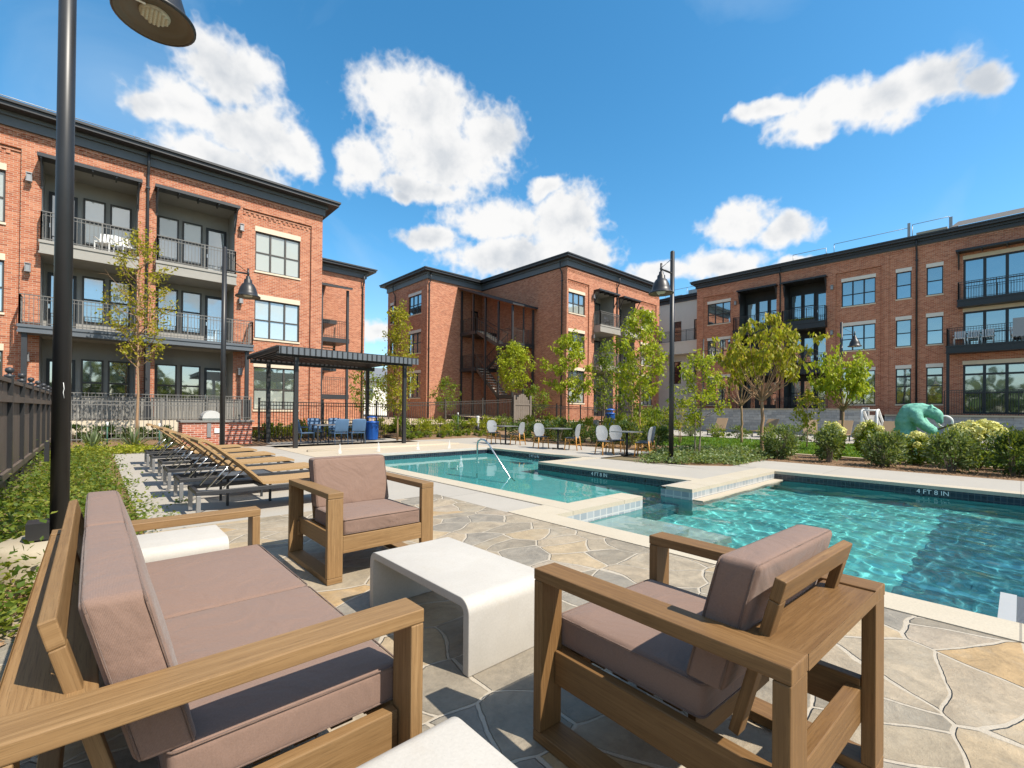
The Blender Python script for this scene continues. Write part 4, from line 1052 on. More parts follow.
# ------------------------------------------------------------------ deep-seat teak furniture
def welt(xs, ys, zs, fn, parent, upright=False):
    # stitched seam cords round a cushion's two faces
    b = MB(); c = .022
    for z in zs:
        (x0, x1), (y0, y1) = xs, ys; p = []
        for cx, cy, a0 in ((x1-c, y1-c, 0), (x0+c, y1-c, 90), (x0+c, y0+c, 180), (x1-c, y0+c, 270)):
            for k in range(4): a = R(a0+30*k); p.append((cx+(c+.0005)*math.cos(a), cy+(c+.0005)*math.sin(a), z))
        p.append(p[0])
        if upright: p = [(q[0], q[2], q[1]) for q in p]
        p = [Vector(q) for q in p]
        if fn: p = [Vector(fn(q)) for q in p]
        b.tube(p, .0034, 6, caps=False)
    b.build('seam_cord', 'cushion', parent)
def deep_seat(W, label, cat, name, loc, rz, ncush, group=None, wd='teak'):
    # local frame: faces +y, back at y = -D/2
    D = .96; h = .70; T = .045; aw = .12
    root = thing(name, label, cat, loc, rz, group)
    yb, yf = -D/2, D/2; B = .004
    for s in (-1, 1):
        xc = s*(W/2-aw/2)
        MB().bar((xc, yb, h-T/2), (xc, yf, h-T/2), aw, T).build('armrest', wd, root, bevel=B)
        MB().bar((xc, yb+T/2+.002, T+.001), (xc, yb+T/2+.002, h-T-.001), aw, T, (0, 1, 0)).build('leg', wd, root, bevel=B)
        MB().bar((xc, yf-T/2-.002, T+.001), (xc, yf-T/2-.002, h-T-.001), aw, T, (0, 1, 0)).build('leg', wd, root, bevel=B)
        MB().bar((xc, yb+.002, T/2), (xc, yf-.002, T/2), aw, T).build('foot_rail', wd, root, bevel=B)
        xr = s*(W/2-aw+.022)
        MB().bar((xr, yb+T+.004, .288), (xr, yf-T-.004, .288), .044, .135).build('side_rail', wd, root, bevel=B)
    xi = W/2-aw
    MB().bar((-xi+.001, yf-T/2-.004, .288), (xi-.001, yf-T/2-.004, .288), T, .135).build('front_rail', wd, root, bevel=B)
    MB().bar((-xi-.06, yb+.07, .26), (xi+.06, yb+.07, .26), .05, .13).build('stretcher', wd, root, bevel=B)
    MB().bar((-xi+.05, -.12, .288), (xi-.05, -.12, .288), .03, .11).build('seat_back_rail', wd, root, bevel=B)
    b = MB()
    for k in range(5): b.bar((-xi+.046, -.05+.11*k, .338), (xi-.046, -.05+.11*k, .338), .07, .02)
    b.build('seat_slats', wd, root)
    # shelf behind the backrest, two boards
    MB().bar((-xi+.001, yb+.086, h-.022), (xi-.001, yb+.086, h-.022), .17, .03).build('shelf', wd, root, bevel=.003)
    MB().bar((-xi+.001, yb+T/2-.022, h-.0235), (xi-.001, yb+T/2-.022, h-.0235), .001, .046).build('shelf_edge', wd, root)
    # leaning back posts and top rail
    for x in ((-xi+.055, xi-.055) if W < 1.5 else (-xi+.055, 0, xi-.055)):
        MB().bar((x, yb+.215, .36), (x, yb+.099, .80), .05, .032, (0, 1, .26)).build('back_post', wd, root, bevel=B)
    MB().bar((-xi+.03, yb+.09, .834), (xi-.03, yb+.09, .834), .033, .07, (0, -.26, 1)).build('back_rail', wd, root, bevel=B)
    # cushions
    cw = (2*xi-.01)/ncush
    for k in range(ncush):
        x0 = -xi+.005+cw*k
        MB().rbox((x0+.003, -.18, .352), (x0+cw-.003, yf-.012, .482), .024, (0.003, .003, .014), 9).build('seat_cushion', 'cushion', root); q_ = col.objects[-1]
        welt((x0+.003, x0+cw-.003), (-.18, yf-.012), (.366, .474), None, q_)
        def lean(p): return (p.x, p.y - (p.z-.48)*.26, p.z)
        MB().rbox((x0+.004, yb+.237, .475), (x0+cw-.004, yb+.367, .90), .022, (.003, .012, .006), 9, lean).build('back_cushion', 'cushion', root); q_ = col.objects[-1]
        welt((x0+.004, x0+cw-.004), (.48, .895), (yb+.248, yb+.358), lean, q_, True)
    return root
sofa = deep_seat(2.105, 'teak two-cushion sofa with mauve brown cushions at the left', 'sofa', 'sofa', (.326, 2.357, .005), R(-90), 2)
chA = deep_seat(.94, 'teak lounge armchair seen from behind, its back shelf towards the pool', 'armchair', 'lounge_chair', (1.80, .847, .005), R(-2.35), 1, 'teak lounge chairs round the white table', 'teak_dark')
chB = deep_seat(.94, 'teak lounge armchair facing us beyond the white table', 'armchair', 'lounge_chair', (1.80, 4.02, .005), R(180), 1, 'teak lounge chairs round the white table')

def waterfall_table(name, label, x0, x1, y0, y1, h, t, loc_z=.005, along='y'):
    # bent slab: two legs and a top in one sweep with rounded shoulders
    o = []; r = .075; n = 7
    def prof(off):
        a, b, z = y0+off, y1-off, h-off; rr_ = max(.012, r-off)
        p = [(a, 0)]
        for k in range(n+1): an = math.pi - k*math.pi/2/n; p.append((a+rr_+rr_*math.cos(an), z-rr_+rr_*math.sin(an)))
        for k in range(n+1): an = math.pi/2 - k*math.pi/2/n; p.append((b-rr_+rr_*math.cos(an), z-rr_+rr_*math.sin(an)))
        p.append((b, 0)); return p
    A, Bp = prof(0), prof(t)
    cx, cy = (x0+x1)/2, (y0+y1)/2
    b = MB()
    def P(x, q): return (x-cx, q[0]-cy, q[1]) if along == 'y' else (q[0]-cy, x-cx, q[1])
    L = 0; e = .006
    for i in range(len(A)-1):
        for (pr, sg) in ((A, 1), (Bp, -1)):
            p, q = pr[i], pr[i+1]
            b.face([P(x0, p), P(x1, p), P(x1, q), P(x0, q)], [(x0, p[0]+p[1]), (x1, p[0]+p[1]), (x1, q[0]+q[1]), (x0, q[0]+q[1])], True)
        for x in (x0, x1): b.face([P(x, A[i]), P(x, A[i+1]), P(x, Bp[i+1]), P(x, Bp[i])], [(0, 0), (1, 0), (1, 1), (0, 1)])
    for k in (0, -1): b.face([P(x0, A[k]), P(x1, A[k]), P(x1, Bp[k]), P(x0, Bp[k])], [(0, 0), (1, 0), (1, 1), (0, 1)])
    ob = b.build(name, 'white_concrete', None, (cx, cy, loc_z) if along == 'y' else (cy, cx, loc_z))
    import bmesh
    bm = bmesh.new(); bm.from_mesh(ob.data); bmesh.ops.remove_doubles(bm, verts=bm.verts, dist=.0005); bmesh.ops.recalc_face_normals(bm, faces=bm.faces); bm.to_mesh(ob.data); bm.free()
    md = ob.modifiers.new('edge', 'BEVEL'); md.width = .005; md.segments = 2; md.angle_limit = R(50); md.limit_method = 'ANGLE'
    tag(ob, label, 'table'); return ob
waterfall_table('coffee_table', 'white concrete waterfall coffee table between the two armchairs', 1.41, 2.01, 1.865, 2.985, .385, .048)
waterfall_table('side_table', 'low white concrete side table at the bottom edge, beside the near sofa arm', .38, .86, .62, 1.245, .385, .048)
waterfall_table('side_table', 'low white concrete side table beyond the far sofa arm', .14, .76, 3.95, 4.53, .385, .048)

# ------------------------------------------------------------------ street lamps
def lamp(loc, H_, ang, label, arm=.58, hz=4.93, pr=.066, base=True):
    root = thing('street_lamp', label, 'street lamp', loc, ang, 'black bell shade lamp posts')
    b = MB(); b.tube([(0, 0, .0), (0, 0, H_)], [pr, pr*.88], 20); b.lathe([(pr*.9, H_), (pr*.7, H_+.03), (0, H_+.05)], n=16); b.build('pole', 'black_paint', root)
    if base:
        b = MB(); b.box((-.14, -.14, 0), (.14, .14, .025)); b.lathe([(.12, .025), (.12, .10), (pr+.01, .14)], n=16); b.build('base_plate', 'black_paint', root)
    za = hz+.66
    b = MB(); b.tube([(0, 0, za), (arm+.03, 0, za)], .026, 10); b.tube([(0, 0, za+.42), (arm-.02, 0, za+.04)], .008, 6); b.tube([(arm, 0, za+.15), (arm, 0, za-.12)], .028, 10); b.build('arm', 'black_paint', root)
    b = MB(); b.lathe([(.03, .60), (.055, .58), (.06, .52), (.10, .48), (.105, .40), (.15, .36), (.20, .27), (.235, .15), (.25, .07), (.305, .035), (.318, .02), (.318, 0), (.30, -.004)], (arm, 0, hz), 36); s_ = b.build('lamp_shade', 'black_paint', root)
    b = MB(); b.lathe([(.312, .001), (.285, .004), (.27, .03), (.24, .035), (.18, .05), (.175, .055), (0, .06)], (arm, 0, hz), 36); b.build('reflector', 'lamp_inside', s_)
    b = MB(); b.lathe([(.0, .028), (.09, .03), (.115, .04), (.118, .056)], (arm, 0, hz), 30)
    for i in range(-3, 4):
        for j in range(-3, 4):
            if i*i+j*j < 11: b.lathe([(0, .012), (.012, .018), (.015, .03)], (arm+i*.03, j*.03, hz), 8)
    b.build('lens', 'lamp_lens', s_)
    b = MB(); b.box((arm-.15, -.14, hz+.024), (arm-.075, -.115, hz+.0275)); b.build('sticker', 'text_white', s_)
    return root
l1 = lamp((-.20, 5.40, .28), 6.6, 0, 'tall black lamp post close by the sofa, its bell shade cut by the top edge', hz=4.66, arm=.58, base=False, pr=.061)
b = MB(); b.box((-.19, -.11, -.005), (-.055, .10, .13)); b.build('junction_box', 'black_paint', l1, bevel=.01)
b = MB(); b.box((-.095, -.045, .62), (-.066, .02, .78)); b.build('hand_hole_cover', 'black_paint', l1, bevel=.004)
b = MB(); rr = random.Random(4)
pts = [(.012, -.0600, 1.27), (.017, -.0588, 1.22), (.012, -.0600, 1.19), (.018, -.0585, 1.14)]
b.tube(pts, .0022, 5)
b.build('paint_scratch', 'text_white', l1)
b = MB(); b.lathe([(.42, -.1), (.42, .18), (.40, .235), (.37, .255), (0, .265)], (0, 0, 0), 10); o = b.build('lamp_footing', 'cream_concrete', None, (-.20, 5.40, 0)); tag(o, 'faceted cream concrete footing under the nearest lamp post', 'footing')
lamp((2.62, 14.7, 0), 5.75, 0, 'black lamp post beside the row of sun loungers', hz=4.5)
lamp((11.68, 6.41, 0), 5.73, R(180), 'black lamp post rising from the green bed by the dining sets', hz=4.49)
lamp((30.0, 6.55, .0), 6.3, R(-80), 'black lamp post seen over the right-hand tree by the retaining wall', hz=4.97, pr=.07)
lamp((33.6, 15.9, 1.3), 5.5, R(-60), 'thin black lamp post far off before the right building corner', hz=4.0, pr=.06)

# ------------------------------------------------------------------ sun loungers
def make_lounger():
    # head at x = 0, foot at x = 1.95, width .68 in y
    root = thing('sun_lounger', '', 'sun lounger', (0, 0, 0), 0, 'sun loungers in a row along the planting')
    W = .68; zf = .315
    b = MB()
    for y in (.025, W-.025): b.bar((.0, y, zf), (1.95, y, zf), .045, .05)
    for x in (.03, .78, 1.92): b.bar((x, .05, zf), (x, W-.05, zf), .045, .045)
    b.build('frame', 'dark_metal', root, bevel=.004)
    for x in (.03, 1.85):
        for y in (.025, W-.025):
            MB().bar((x, y, .02), (x, y, zf-.026), .046, .046, (1, 0, 0)).build('leg', 'galvanised', root, bevel=.003)
    b = MB()
    def sheet_(pts, t=.035):
        for (x0, z0), (x1, z1) in zip(pts, pts[1:]):
            for y0, y1, dz in ((.03, W-.03, 0),):
                b.face([(x0, y0, z0), (x1, y0, z1), (x1, y1, z1), (x0, y1, z0)], [(x0, y0), (x1, y0), (x1, y1), (x0, y1)], True)
                b.face([(x0, y0, z0-t), (x1, y0, z1-t), (x1, y1, z1-t), (x0, y1, z0-t)], [(x0, y0), (x1, y0), (x1, y1), (x0, y1)], True)
                for y in (y0, y1): b.face([(x0, y, z0), (x1, y, z1), (x1, y, z1-t), (x0, y, z0-t)], [(x0, 0), (x1, 0), (x1, t), (x0, t)])
        for (x, z) in (pts[0], pts[-1]): b.face([(x, .03, z), (x, W-.03, z), (x, W-.03, z-t), (x, .03, z-t)], [(0, 0), (W, 0), (W, t), (0, t)])
    sheet_([(.74, .395), (.9, .385), (1.3, .385), (1.8, .40), (1.9, .40), (1.96, .385)]); b.build('seat', 'wicker_tan', root)
    b = MB(); sheet_([(.02, .955), (.05, .975), (.10, .965), (.2, .905), (.45, .69), (.66, .49), (.74, .40)]); b.build('backrest', 'wicker_tan', root)
    b = MB()
    for y in (.12, W-.12): b.tube([(.42, y, .69), (.12, y, .34)], .011, 6); b.tube([(.55, y, .57), (.30, y, .34)], .008, 6)
    b.tube([(.42, .06, .69), (.42, W-.06, .69)], .012, 6); b.build('strut', 'steel', root)
    return root
lg = make_lounger()
for i in range(6):
    loc = (.92, 6.64+1.35*i, 0); lab = '%s tan wicker sun lounger from the sofa in the row' % ['nearest', 'second', 'third', 'fourth', 'fifth', 'sixth'][i]
    if i == 0: lg.location = loc; lg['label'] = lab
    else: dup(lg, (loc[0]+rr.uniform(-.03, .03), loc[1]+rr.uniform(-.03, .03), 0), rr.uniform(-.012, .012), lab)
# mesh side tables between loungers
def mesh_table(loc, label):
    root = thing('mesh_side_table', label, 'side table', loc, 0, 'mesh side tables between loungers')
    b = MB(); b.box((-.3, -.26, .40), (.3, .26, .405), )
    b = MB(); n = 22
    for i in range(n): b.box((-.3+i*.6/n, -.26, .40), (-.3+i*.6/n+.016, .26, .408))
    for i in range(19): b.box((-.3, -.26+i*.52/19, .401), (.3, -.26+i*.52/19+.016, .407))
    b.build('tabletop', 'mesh_grey', root)
    b = MB(); b.bar((-.3, -.265, .395), (.3, -.265, .395), .02, .04); b.bar((-.3, .265, .395), (.3, .265, .395), .02, .04); b.bar((-.305, -.25, .395), (-.305, .25, .395), .02, .04); b.bar((.305, -.25, .395), (.305, .25, .395), .02, .04); b.build('frame', 'dark_metal', root)
    for x in (-.27, .27):
        for y in (-.23, .23): MB().bar((x, y, 0), (x, y, .39), .03, .03, (1, 0, 0)).build('leg', 'dark_metal', root)
mesh_table((1.66, 7.58+.04, 0), 'dark mesh side table between the two nearest loungers')
mesh_table((1.66, 10.36, 0), 'dark mesh side table between the third and fourth loungers')

# ------------------------------------------------------------------ bistro sets by the pool
def bistro_table(loc, label):
    root = thing('bistro_table', label, 'table', loc, 0, 'bistro tables beside the pool')
    b = MB(); b.box((-.36, -.36, .72), (.36, .36, .745)); b.build('tabletop', 'galvanised', root, bevel=.004)
    b = MB(); b.tube([(0, 0, .02), (0, 0, .72)], .035, 10); b.build('pedestal', 'black_paint', root)
    b = MB(); b.bar((-.27, 0, .015), (.27, 0, .015), .06, .03); b.bar((0, -.27, .016), (0, .27, .016), .06, .03); b.build('base', 'black_paint', root)
    return root
def bistro_chair(loc, rz, label):
    # faces +y
    root = thing('bistro_chair', label, 'chair', loc, rz, 'woven bistro chairs beside the pool')
    b = MB(); b.rbox((-.21, -.2, .435), (.21, .22, .465), .014, (0, .02, .004), 6); b.build('seat', 'weave_dark', root)
    b = MB()  # rounded shield-shaped back, slightly curved
    n = 14; rim = []
    for k in range(n*2):
        a = 2*math.pi*k/(n*2); x = .215*math.copysign(abs(math.cos(a))**.62, math.cos(a)); z = .69+.255*math.copysign(abs(math.sin(a))**.9, math.sin(a))
        if z < .62: x *= 1-(.62-z)*.7
        y = -.205-(z-.45)*.16+x*x*.9; rim.append(Vector((x, y, z)))
    c0 = Vector((0, -.252, .70))
    for s_ in (0, .022):
        for k in range(n*2):
            p, q = rim[k], rim[(k+1) % (n*2)]; m0, m1 = c0.lerp(p, .55), c0.lerp(q, .55); o_ = Vector((0, s_, 0))
            m0 = Vector((m0.x, -.205-(m0.z-.45)*.16+m0.x**2*.9, m0.z)); m1 = Vector((m1.x, -.205-(m1.z-.45)*.16+m1.x**2*.9, m1.z))
            b.face([m0+o_, p+o_, q+o_, m1+o_], [(v.x, v.z) for v in (m0, p, q, m1)], True); b.face([c0+Vector((0, .007, 0))+o_, m0+o_, m1+o_], [(v.x, v.z) for v in (c0, m0, m1)], True)
    bk = b.build('backrest', 'weave_white', root)
    b = MB(); b.tube([v+Vector((0, .011, 0)) for v in rim]+[rim[0]+Vector((0, .011, 0))], .016, 6); b.build('back_frame', 'weave_white', bk)
    for s in (-1, 1):
        MB().tube([(s*.19, .19, .44), (s*.215, .23, 0)], .02, 7).build('leg', 'rattan', root)
        MB().tube([(s*.17, -.2, .5), (s*.19, -.22, .3), (s*.215, -.27, 0)], .02, 7).build('leg', 'rattan', root)
    b = MB()
    for s in (-1, 1): b.tube([(s*.2, .205, .2), (s*.2, -.23, .2)], .009, 6); b.tube([(s*.195, .2, .28), (s*.19, -.02, .42), (s*.19, -.2, .3)], .008, 6)
    b.tube([(-.2, .205, .22), (0, .2, .40), (.2, .205, .22)], .008, 6); b.tube([(-.2, -.24, .2), (.2, -.24, .2)], .009, 6); b.build('stretcher', 'rattan', root)
    return root
for i, y in enumerate((14.05, 11.2, 8.3)):
    bistro_table((12.4, y, 0), ['square bistro table farthest along the pool, under the arched gate', 'square bistro table in the middle of the three poolside sets', 'square bistro table nearest the lamp post in the green bed'][i])
spots = [((12.25, 14.62), 165, 'white woven bistro chair left of the farthest table'), ((12.55, 13.5), 15, 'white woven bistro chair right of the farthest table'),
 ((12.15, 11.80), 160, 'white woven bistro chair left of the middle table'), ((12.5, 10.6), 18, 'white woven bistro chair right of the middle table'),
 ((12.0, 8.85), 158, 'white woven bistro chair left of the nearest bistro table, its back to the others'), ((12.75, 8.92), 140, 'white woven bistro chair behind the nearest bistro table, second on its left'), ((12.4, 7.72), 20, 'white woven bistro chair right of the nearest bistro table, towards the lamp post'), ((13.0, 7.98), 48, 'white woven bistro chair behind the nearest bistro table on its right')]
c0 = None
for (x, y), a, lab in spots:
    if c0 is None: c0 = bistro_chair((x, y, 0), R(a), lab)
    else: dup(c0, (x, y, 0), R(a), lab, .95)

# ------------------------------------------------------------------ pergola with dining set, bin
pg = thing('pergola', 'black slatted pergola on four posts beside the brick grill', 'pergola', (7.2, 18.45, 0))
for x in (5.15, 9.3):
    for y in (16.75, 20.15): b = MB(); b.box((x-.065-7.2, y-.065-18.45, 0), (x+.065-7.2, y+.065-18.45, 3.12)); b.build('post', 'black_paint', pg)
X0, X1, Y0_, Y1_ = 4.5-7.2, 9.62-7.2, 16.3-18.45, 20.6-18.45
for y in (16.75-18.45, 20.15-18.45): b = MB(); b.box((X0, y-.05, 3.123), (X1, y+.05, 3.28)); b.build('beam', 'black_paint', pg)
b = MB(); k = 0
x = X0
while x <= X1: b.box((x-.022, Y0_, 3.283), (x+.022, Y1_, 3.40)); x += .19
b.build('rafters', 'black_paint', pg)
b = MB(); y = Y0_+.05
while y <= Y1_: b.box((X0-.1, y-.017, 3.403), (X1+.1, y+.017, 3.435)); y += .155
for i in range(28): b.box((X0+.0+i*.186, Y0_-.06, 3.18), (X0+.035+i*.186, Y0_-.037, 3.402))
b.build('slats', 'black_paint', pg)
b = MB(); b.box((X0-.03, Y0_-.035, 3.17), (X1+.03, Y0_-.003, 3.40)); b.build('fascia_board', 'fascia_grey', pg)
dt = thing('dining_table', 'long grey outdoor dining table under the pergola', 'table', (7.3, 18.4, 0), R(-4))
b = MB(); b.box((-.95, -.42, .72), (.95, .42, .75)); b.build('tabletop', 'galvanised', dt)
for x in (-.9, .9):
    for y in (-.37, .37): MB().bar((x, y, 0), (x, y, .72), .045, .045, (1, 0, 0)).build('leg', 'dark_metal', dt)
def mesh_chair(loc, rz, label):
    root = thing('mesh_chair', label, 'chair', loc, rz, 'blue mesh chairs under the pergola')
    MB().rbox((-.26, -.22, .42), (.26, .24, .45), .014, (0, .02, .0), 5).build('seat', 'blue_mesh', root)
    def lean(p): return (p.x*(1-(p.z-.5)*.1), p.y-(p.z-.45)*.24, p.z)
    MB().rbox((-.26, -.25, .50), (.26, -.225, .97), .012, (0, .02, .02), 5, lean).build('backrest', 'blue_mesh', root)
    for s in (-1, 1):
        MB().tube([(s*.26, .23, 0), (s*.26, .23, .62), (s*.26, .15, .65), (s*.26, -.28, .66)], .014, 6).build('arm_frame', 'blue_mesh', root)
        MB().tube([(s*.26, -.30, 0), (s*.25, -.22, .44), (s*.25, -.35, .94)], .014, 6).build('back_frame', 'blue_mesh', root)
    return root
m0 = mesh_chair((7.0, 17.68, 0), R(4), 'blue mesh chair on the pool side of the dining table, left of its pair')
dup(m0, (7.72, 17.66, 0), R(-6), 'blue mesh chair on the pool side of the dining table, right of its pair')
dup(m0, (6.05, 18.5, 0), R(-88), 'blue mesh chair at the left end of the dining table')
dup(m0, (6.7, 19.1, 0), R(182), 'blue mesh chair behind the dining table, left of its pair')
dup(m0, (7.5, 19.08, 0), R(176), 'blue mesh chair behind the dining table, right of its pair')
def bin_(loc, label, H_=.84):
    root = thing('litter_bin', label, 'litter bin', loc, 0, 'blue slatted litter bins')
    b = MB()
    for k in range(28): a = 2*math.pi*k/28; b.bar((.24*math.cos(a), .24*math.sin(a), .04), (.27*math.cos(a), .27*math.sin(a), H_-.05), .035, .008, (math.cos(a), math.sin(a), 0))
    b.build('slat_body', 'blue_paint', root)
    b = MB(); b.lathe([(.22, .03), (.22, H_-.08)], n=20); b.build('liner', 'dark_metal', root)
    b = MB(); b.lathe([(.28, H_-.08), (.30, H_-.06), (.30, H_-.02), (.24, H_), (.15, H_+.01)], n=24); b.build('rim', 'blue_paint', root)
    b = MB()
    for a in (0, 2.1, 4.2): b.bar((.2*math.cos(a), .2*math.sin(a), H_), (.2*math.cos(a), .2*math.sin(a), H_+.16), .03, .015)
    b.lathe([(.25, H_+.16), (.24, H_+.19), (.1, H_+.23), (0, H_+.235)], n=20); b.build('rain_cap', 'blue_paint', root)
bin_((9.15, 19.3, 0), 'blue slatted litter bin by the pergola back post')
bin_((21.5, 15.5, .3), 'blue domed litter bin beyond the hedge behind the bistro tables', 1.0)

# ------------------------------------------------------------------ brick grill island
gi = thing('grill_island', 'brick barbecue island with a stone counter beside the loungers', 'grill island', (3.4, 20.15, 0))
b = MB(); b.box((-1.1, -.5, 0), (1.08, .5, .84)); b.build('brick_base', 'brick_counter', gi)
b = MB(); b.box((-1.16, -.56, .843), (1.14, .56, .90)); b.build('countertop', 'counter_stone', gi)
b = MB(); b.box((-.15, -.535, .45), (.17, -.503, .62)); b.build('access_door', 'white_plastic', gi)
b = MB(); b.box((-.37, -.53, .3), (-.25, -.503, .8)); b.build('utility_panel', 'galvanised', gi)
gr = thing('gas_grill', 'stainless domed gas grill on the brick counter', 'grill', (3.2, 20.1, .90), R(-90))
b = MB(); b.box((-.36, -.3, .0), (.36, .3, .08)); b.build('body', 'steel', gr, bevel=.01)
b = MB(); n = 10
for k in range(n):
    a0, a1 = math.pi*k/n, math.pi*(k+1)/n
    p = lambda a: (-.3*math.cos(a), .08+.28*math.sin(a))
    q0, q1 = p(a0), p(a1)
    b.face([(-.35, q0[0], q0[1]), (.35, q0[0], q0[1]), (.35, q1[0], q1[1]), (-.35, q1[0], q1[1])], [(0, 0), (1, 0), (1, 1), (0, 1)], True)
    for x in (-.35, .35): b.face([(x, 0, .08), (x, q0[0], q0[1]), (x, q1[0], q1[1])], [(0, 0), (1, 0), (1, 1)])
b.build('hood', 'steel_satin', gr)
b = MB(); b.tube([(-.28, -.33, .17), (.28, -.33, .17)], .013, 8); b.build('handle', 'steel', gr)
b = MB()
for k in range(4): b.tube([(-.24+k*.16, -.30, .04), (-.24+k*.16, -.335, .04)], .022, 10)
b.build('knob', 'black_paint', gr)

# ------------------------------------------------------------------ bear sculpture with a book
def blob_body(name, balls, mat, res=.055):
    # one continuous skin blended round a set of ellipsoids
    mb_ = bpy.data.metaballs.new(name); mb_.resolution = res; mb_.render_resolution = res; mb_.threshold = .35
    for (x, y, z), (sx, sy, sz), tilt in balls:
        e = mb_.elements.new(); e.type = 'ELLIPSOID'; e.co = (x, y, z); e.radius = 1.0; m_ = max(sx, sy, sz)
        e.radius = m_*1.42; e.size_x, e.size_y, e.size_z = sx/m_, sy/m_, sz/m_; e.stiffness = 2.0
        e.rotation = Euler((tilt, 0, 0)).to_quaternion()
    tmp = bpy.data.objects.new(name+'_tmp', mb_); col.objects.link(tmp); bpy.context.view_layer.update()
    me = bpy.data.meshes.new_from_object(tmp.evaluated_get(bpy.context.evaluated_depsgraph_get()))
    bpy.data.objects.remove(tmp); bpy.data.metaballs.remove(mb_)
    me.name = name; me.materials.clear(); me.materials.append(MAT[mat]); me.polygons.foreach_set('use_smooth', [True]*len(me.polygons))
    o = bpy.data.objects.new(name, me); col.objects.link(o); return o
# stands at x = 19, bent over, head towards -y
balls = [((0, .20, .82), (.30, .27, .36), 0), ((0, .20, 1.16), (.33, .28, .34), .25), ((0, .06, 1.42), (.31, .32, .28), .5), ((0, -.16, 1.50), (.25, .28, .22), .2),
         ((0, -.36, 1.46), (.17, .20, .17), 0), ((0, -.50, 1.36), (.155, .17, .17), .5), ((0, -.58, 1.22), (.085, .085, .12), .35), ((0, -.62, 1.13), (.06, .06, .07), 0),
         ((0, .46, .86), (.06, .08, .06), 0)]
def limb(pts, r0, r1, n=6):
    for k in range(n):
        f = k/(n-1)*(len(pts)-1); i = min(int(f), len(pts)-2); p = V3(pts[i]).lerp(V3(pts[i+1]), f-i); r_ = r0+(r1-r0)*k/(n-1)
        balls.append((tuple(p), (r_, r_, r_*1.1), 0))
V3 = Vector
for s in (-1, 1):
    limb([(s*.24, -.06, 1.36), (s*.30, -.16, 1.10), (s*.22, -.36, .92), (s*.13, -.50, .84)], .16, .09, 8)
    limb([(s*.17, .18, .66), (s*.21, .10, .38), (s*.22, .16, .12), (s*.22, .02, .07)], .20, .11, 7)
    balls.append(((s*.125, -.40, 1.615), (.055, .04, .06), 0))
bear = blob_body('bear_sculpture', balls, 'patina')
bear.location = (19.0, 2.24, 0); tag(bear, 'turquoise green bear sculpture bending over to read', 'sculpture')
tx = bpy.data.textures.new('fur', 'CLOUDS'); tx.noise_scale = .06; tx.noise_depth = 3
dm = bear.modifiers.new('fur', 'DISPLACE'); dm.texture = tx; dm.strength = .07; dm.mid_level = .5
b = MB(); b.bar((0, .20, -.10), (0, -.28, .14), .34, .05, (0, .4, 1)); bk = b.build('bronze_book', 'book_bronze', None, (19.0, 1.66, .93), bevel=.01); tag(bk, 'brown open slab held in the bear sculpture paws', 'book')
rg = tag(MB().lathe([(.19, -.04), (.24, -.035), (.25, 0), (.24, .035), (.19, .04), (.18, 0), (.19, -.04)], n=24).build('life_ring', 'white_plastic', None, (24.0, 1.95, 1.1)), 'white ring standing behind the bear sculpture head', 'life ring'); rg.rotation_euler = (0, R(90), 0)
st_ = MB().tube([(24.05, 1.95, 0), (24.05, 1.95, .92)], .03, 8).build('ring_post', 'white_plastic'); tag(st_, 'white post carrying the ring behind the bear', 'post')

# ------------------------------------------------------------------ far pool furniture
def far_lounger(loc, rz, label):
    root = thing('far_lounger', label, 'sun lounger', loc, rz, 'tan loungers before the retaining wall')
    b = MB(); b.bar((0, 0, .36), (1.3, 0, .36), .62, .06, (0, 0, 1)); b.build('seat', 'tan_frame', root)
    b = MB(); b.bar((0, 0, .38), (-.55, 0, 1.02), .62, .06, (.6, 0, 1)); b.build('backrest', 'tan_frame', root)
    for x in (.0, 1.2):
        for y in (-.26, .26): MB().bar((x, y, 0), (x, y, .33), .05, .05, (1, 0, 0)).build('leg', 'dark_metal', root)
    return root
f0 = None
for i, (x, y, a) in enumerate(((27.4, 7.3, 196), (28.6, 9.7, 170), (28.4, 12.4, 184), (27.4, 5.9, 180), (27.2, 4.1, 176))):
    lab = ['tan lounger with raised back seen between the vase-shaped tree and the pale sapling', 'tan lounger directly behind the slim bare-limbed tree trunk', 'leftmost tan lounger before the grey retaining wall', 'tan lounger just left of the white stair rails', 'tan lounger between the white stair rails and the bear sculpture'][i]
    if f0 is None: f0 = far_lounger((x, y, 0), R(a), lab)
    else: dup(f0, (x, y, 0), R(a), lab)
b = MB()
for y in (4.75, 5.35): b.tube([(28.4, y, .0), (28.4, y, 1.0), (28.5, y, 1.55), (28.8, y, 1.58), (29.9, y, .95), (29.9, y, .0)], .055, 8); b.tube([(28.5, y, 1.2), (29.85, y, .55)], .04, 8)
b.tube([(28.5, 4.75, 1.55), (28.5, 5.35, 1.55)], .04, 8)
for k in range(4): b.box((28.5+k*.32, 4.78, .9-k*.22), (28.8+k*.32, 5.32, .94-k*.22))
sr = b.build('stair_rails', 'white_plastic'); tag(sr, 'white tubular stair rails left of the bear sculpture', 'stair rails')
